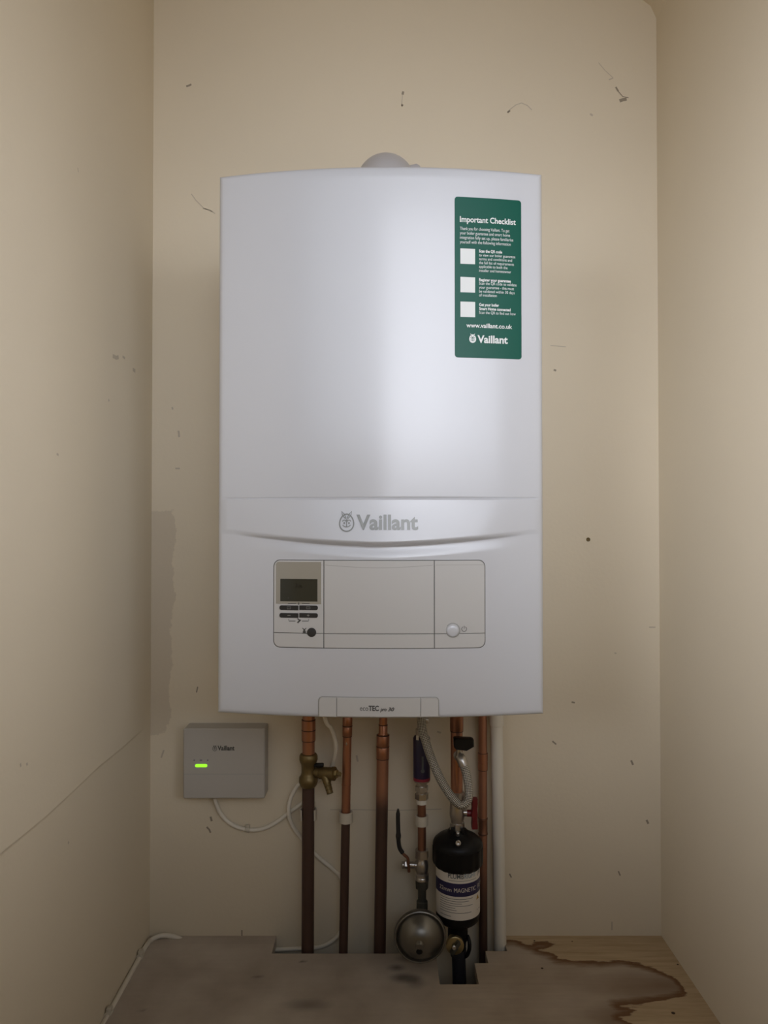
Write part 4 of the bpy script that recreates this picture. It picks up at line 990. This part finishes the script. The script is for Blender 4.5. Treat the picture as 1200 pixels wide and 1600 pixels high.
mb.build('small_print', M['labelgrey'], lab, smooth=False)
mb = MB(); a = xa(743.6); zc_ = zfr(1409); poly(mb, [(a - .0045, zc_ - .0030), (a + .0045, zc_ - .0030), (a, zc_ + .0050)], cyl, .0007); mb.build('warning_triangle', M['orange'], lab, smooth=False)
mb = MB(); c = at(715.5, 1303, Y5 - .022); lathe(mb, c + Vector((0, .004, -.004)), (0, -.4, 1), [(0, .0032), (.006, .0032), (.007, .002)], 14); c = at(716, 1318.5, Y5 - .0425); lathe(mb, c + Vector((0, .004, 0)), (0, -1, .3), [(0, .0042), (.005, .0042), (.0056, .0030), (.0048, .001)], 18); mb.build('vent_screw', M['chrome'], t)
# drain outlet with wing key
mb = MB(); c = at(711, 1478, Y5 - .030); lathe(mb, c + Vector((0, .020, 0)), (0, -1, 0), [(0, .010), (.012, .010), (.014, .0145), (.020, .0145), (.021, .0130)], 32); mb.build('drain_outlet', M['brasslight'], t)
mb = MB(); box(mb, (-.0032, -.010, -.0115), (.0032, .002, .0115), .0012, xf=Matrix.Translation(c) @ Matrix.Rotation(math.radians(33), 4, 'Y')); lathe(mb, c, (0, -1, 0), [(0, .005), (.006, .005), (.0065, .004)], 16); mb.build('wing_key', M['olive'], t)
mb = MB(); c2 = at(709.5, 1482, Y5 - .0425); lathe(mb, c2 + Vector((0, .004, 0)), (0, -1, .2), [(0, .0032), (.004, .0032), (.0045, .002)], 12); mb.build('key_screw', M['chrome'], t)
mb = MB(); pt = catmull([at(730, 1462, Y5 - .006), at(733, 1470, Y5 - .012), at(733.5, 1482, Y5 - .014), at(730, 1492, Y5 - .010), at(724, 1496, Y5 - .004)], 6); tube(mb, pt, .0032, 12); mb.build('cap_tether', M['black'], t)
# black pipe leaving the filter
t = MB(); ax8 = ((716, 1480), (718, 1538)); pipe_end(t, ax8, Y5, 1481, 10.6, ZDOWN); vlathe(t, ax8, Y5, [(1481, 12.4), (1492, 12.4), (1493, 10.8)], 24)
tag(t.build('drop_pipe', M['blackpipe']), 'black plastic pipe dropping from the filter through the floor cut-out', 'pipe')

# ------------------------------------------------------------------ smart gateway box
YG = YW - 0.036
t = thing('gateway_box', 'small white wall box with a green light, left of the pipes', 'gateway', at(350, 1248, YW))
ga = at(286, 1248, YG); gb = at(414, 1138.5, YG)
fg = lambda x, z, off: Vector((x, YG - off, z))
mb = MB(); plate(mb, ga.x, gb.x, ga.z, gb.z, (.003,) * 4, -(YW - YG) + .0005, 0.0, fg, .0016, .01); mb.build('case', M['gateway'], t)
mb = MB(); z = at(300, 1209.5, YG).z; stroke(mb, [(ga.x + .001, z), (gb.x - .001, z)], .0006, fg, .0002); mb.build('lid_seam', M['seam'], t, smooth=False)
G = lambda x, y: (at(x, y, YG).x, at(x, y, YG).z)
mb = MB(); a = G(340, 1172.3); b = G(366.5, 1172.3); text(mb, 'Vaillant', a[0], b[0], a[1], 7.0 * psz(YG), fg, .0003, bold=.03); a = G(335.6, 1168.8); emblem(mb, mb, a[0], a[1], 9.0 * psz(YG), fg, .0003); mb.build('wordmark', M['ink'], t, smooth=False)
mb = MB(); a = G(305, 1198.7); b = G(323.8, 1193.9); plate(mb, a[0], b[0], a[1], b[1], (.0025,) * 4, -.0003, .0010, fg, .0004); mb.build('status_light', M['led'], t)
mb = MB()
for x, w in ((303.5, 2.5), (314, 4), (324.5, 2.5)): a = G(x, 1187.8); stroke(mb, [(a[0] - w * .0005, a[1]), (a[0] + w * .0005, a[1])], .0022, fg, .0002)
mb.build('status_icons', M['icon'], t, smooth=False)

# ------------------------------------------------------------------ cables
CR = 0.0036
YL = YW - CR - .0008
def cable(name, pts, label, r=CR):
    mb = MB(); tube(mb, catmull(pts, 10), r, 14); return tag(mb.build(name, M['cable']), label, 'cable')
cable('white_cable', [at(335.5, 1246, YW - .012), at(338, 1256, YW - .010), at(346, 1273, YL), at(362, 1288, YL), at(385, 1296, YL), at(408, 1295.5, YL), at(430, 1286, YL), at(450, 1271, YL), at(468, 1258, YL), at(480, 1249, YL), at(487, 1243, YL)], 'white cable sagging from under the wall box to behind the leftmost pipe')
t = cable('white_cable', [at(499, rp(1.24), 1.240), at(508, 1122, 1.242), at(517, 1137, 1.246), at(523, 1153, 1.252), at(525, 1168, 1.258), at(523, 1183, 1.268), at(518, 1198, 1.282), at(507, 1212, YL - .0095), at(494, 1222, YL - .0095), at(478, 1222, YL - .0095), at(465, 1228, YL - .0095), at(454, 1248, YL - .0092), at(451, 1268, YL - .0092), at(456, 1288, YL - .004), at(468, 1306, YL), at(484, 1326, YL), at(502, 1343, YL), at(520, 1358, YL), at(532, 1371, YL), at(539, 1395, YL), at(540, 1425, YL), at(534, 1452, YL - .001), at(522, 1468, YL - .002), at(505, 1478, YL - .003), at(486, 1481.5, YL - .003), at(460, 1482.5, YL - .003), at(430, 1484, YL - .003), at(418, 1485, YL - .003)], 'long white cable curving out below the boiler, looping behind the pipes to the floor gap')
mb = MB(); lathe(mb, at(383, 1295.5, YL), at(392, 1297, YL) - at(383, 1295.5, YL), [(0, .0038), (.001, .0046), (.0075, .0046), (.0085, .0038)], 14); c = at(387, 1291, YL); box(mb, c - Vector((.0035, .003, .0025)), c + Vector((.0035, .004, .0025)), .001); tag(mb.build('cable_clip', M['clip']), 'tiny white clip on the sagging cable below the wall box', 'cable clip', 'cable clips')
XS = XLW + .0048
sk = [at(284, 1468.5, YW - .006), at(276, 1464.8, YW - .006), at(262, 1461.8, YW - .007), at(249, 1462.5, YW - .010), at_x(236, 1469, XS + .003), at_x(227, 1480, XS + .001), at_x(220.5, 1492, XS), at_x(205, 1520, XS), at_x(187, 1553, XS), at_x(169, 1587, XS), at_x(158, 1608, XS), at_x(140, 1645, XS)]
cable('white_cable', sk, 'white cable clipped along the left edge of the floor', .0040)
def cclip(px, py, label):
    c = at_x(px, py, XS); mb = MB()
    lathe(mb, c - Vector((0, .006, 0)), (0, 1, 0), [(0, .0050), (.0008, .0056), (.0112, .0056), (.012, .0050)], 16)
    box(mb, (XLW + .0002 + .002, c.y - .005, c.z + .003), (XLW + .009, c.y + .005, c.z + .0105), .001)
    lathe(mb, Vector((XLW + .0085, c.y, c.z + .007)), (1, 0, 0), [(0, .0026), (.002, .0026), (.0024, .0018)], 12)
    tag(mb.build('cable_clip', M['clip']), label, 'cable clip', 'cable clips')
cclip(219, 1494, 'white cable clip by the back left corner of the floor')
cclip(170, 1584, 'white cable clip nearest the camera, low on the left wall')
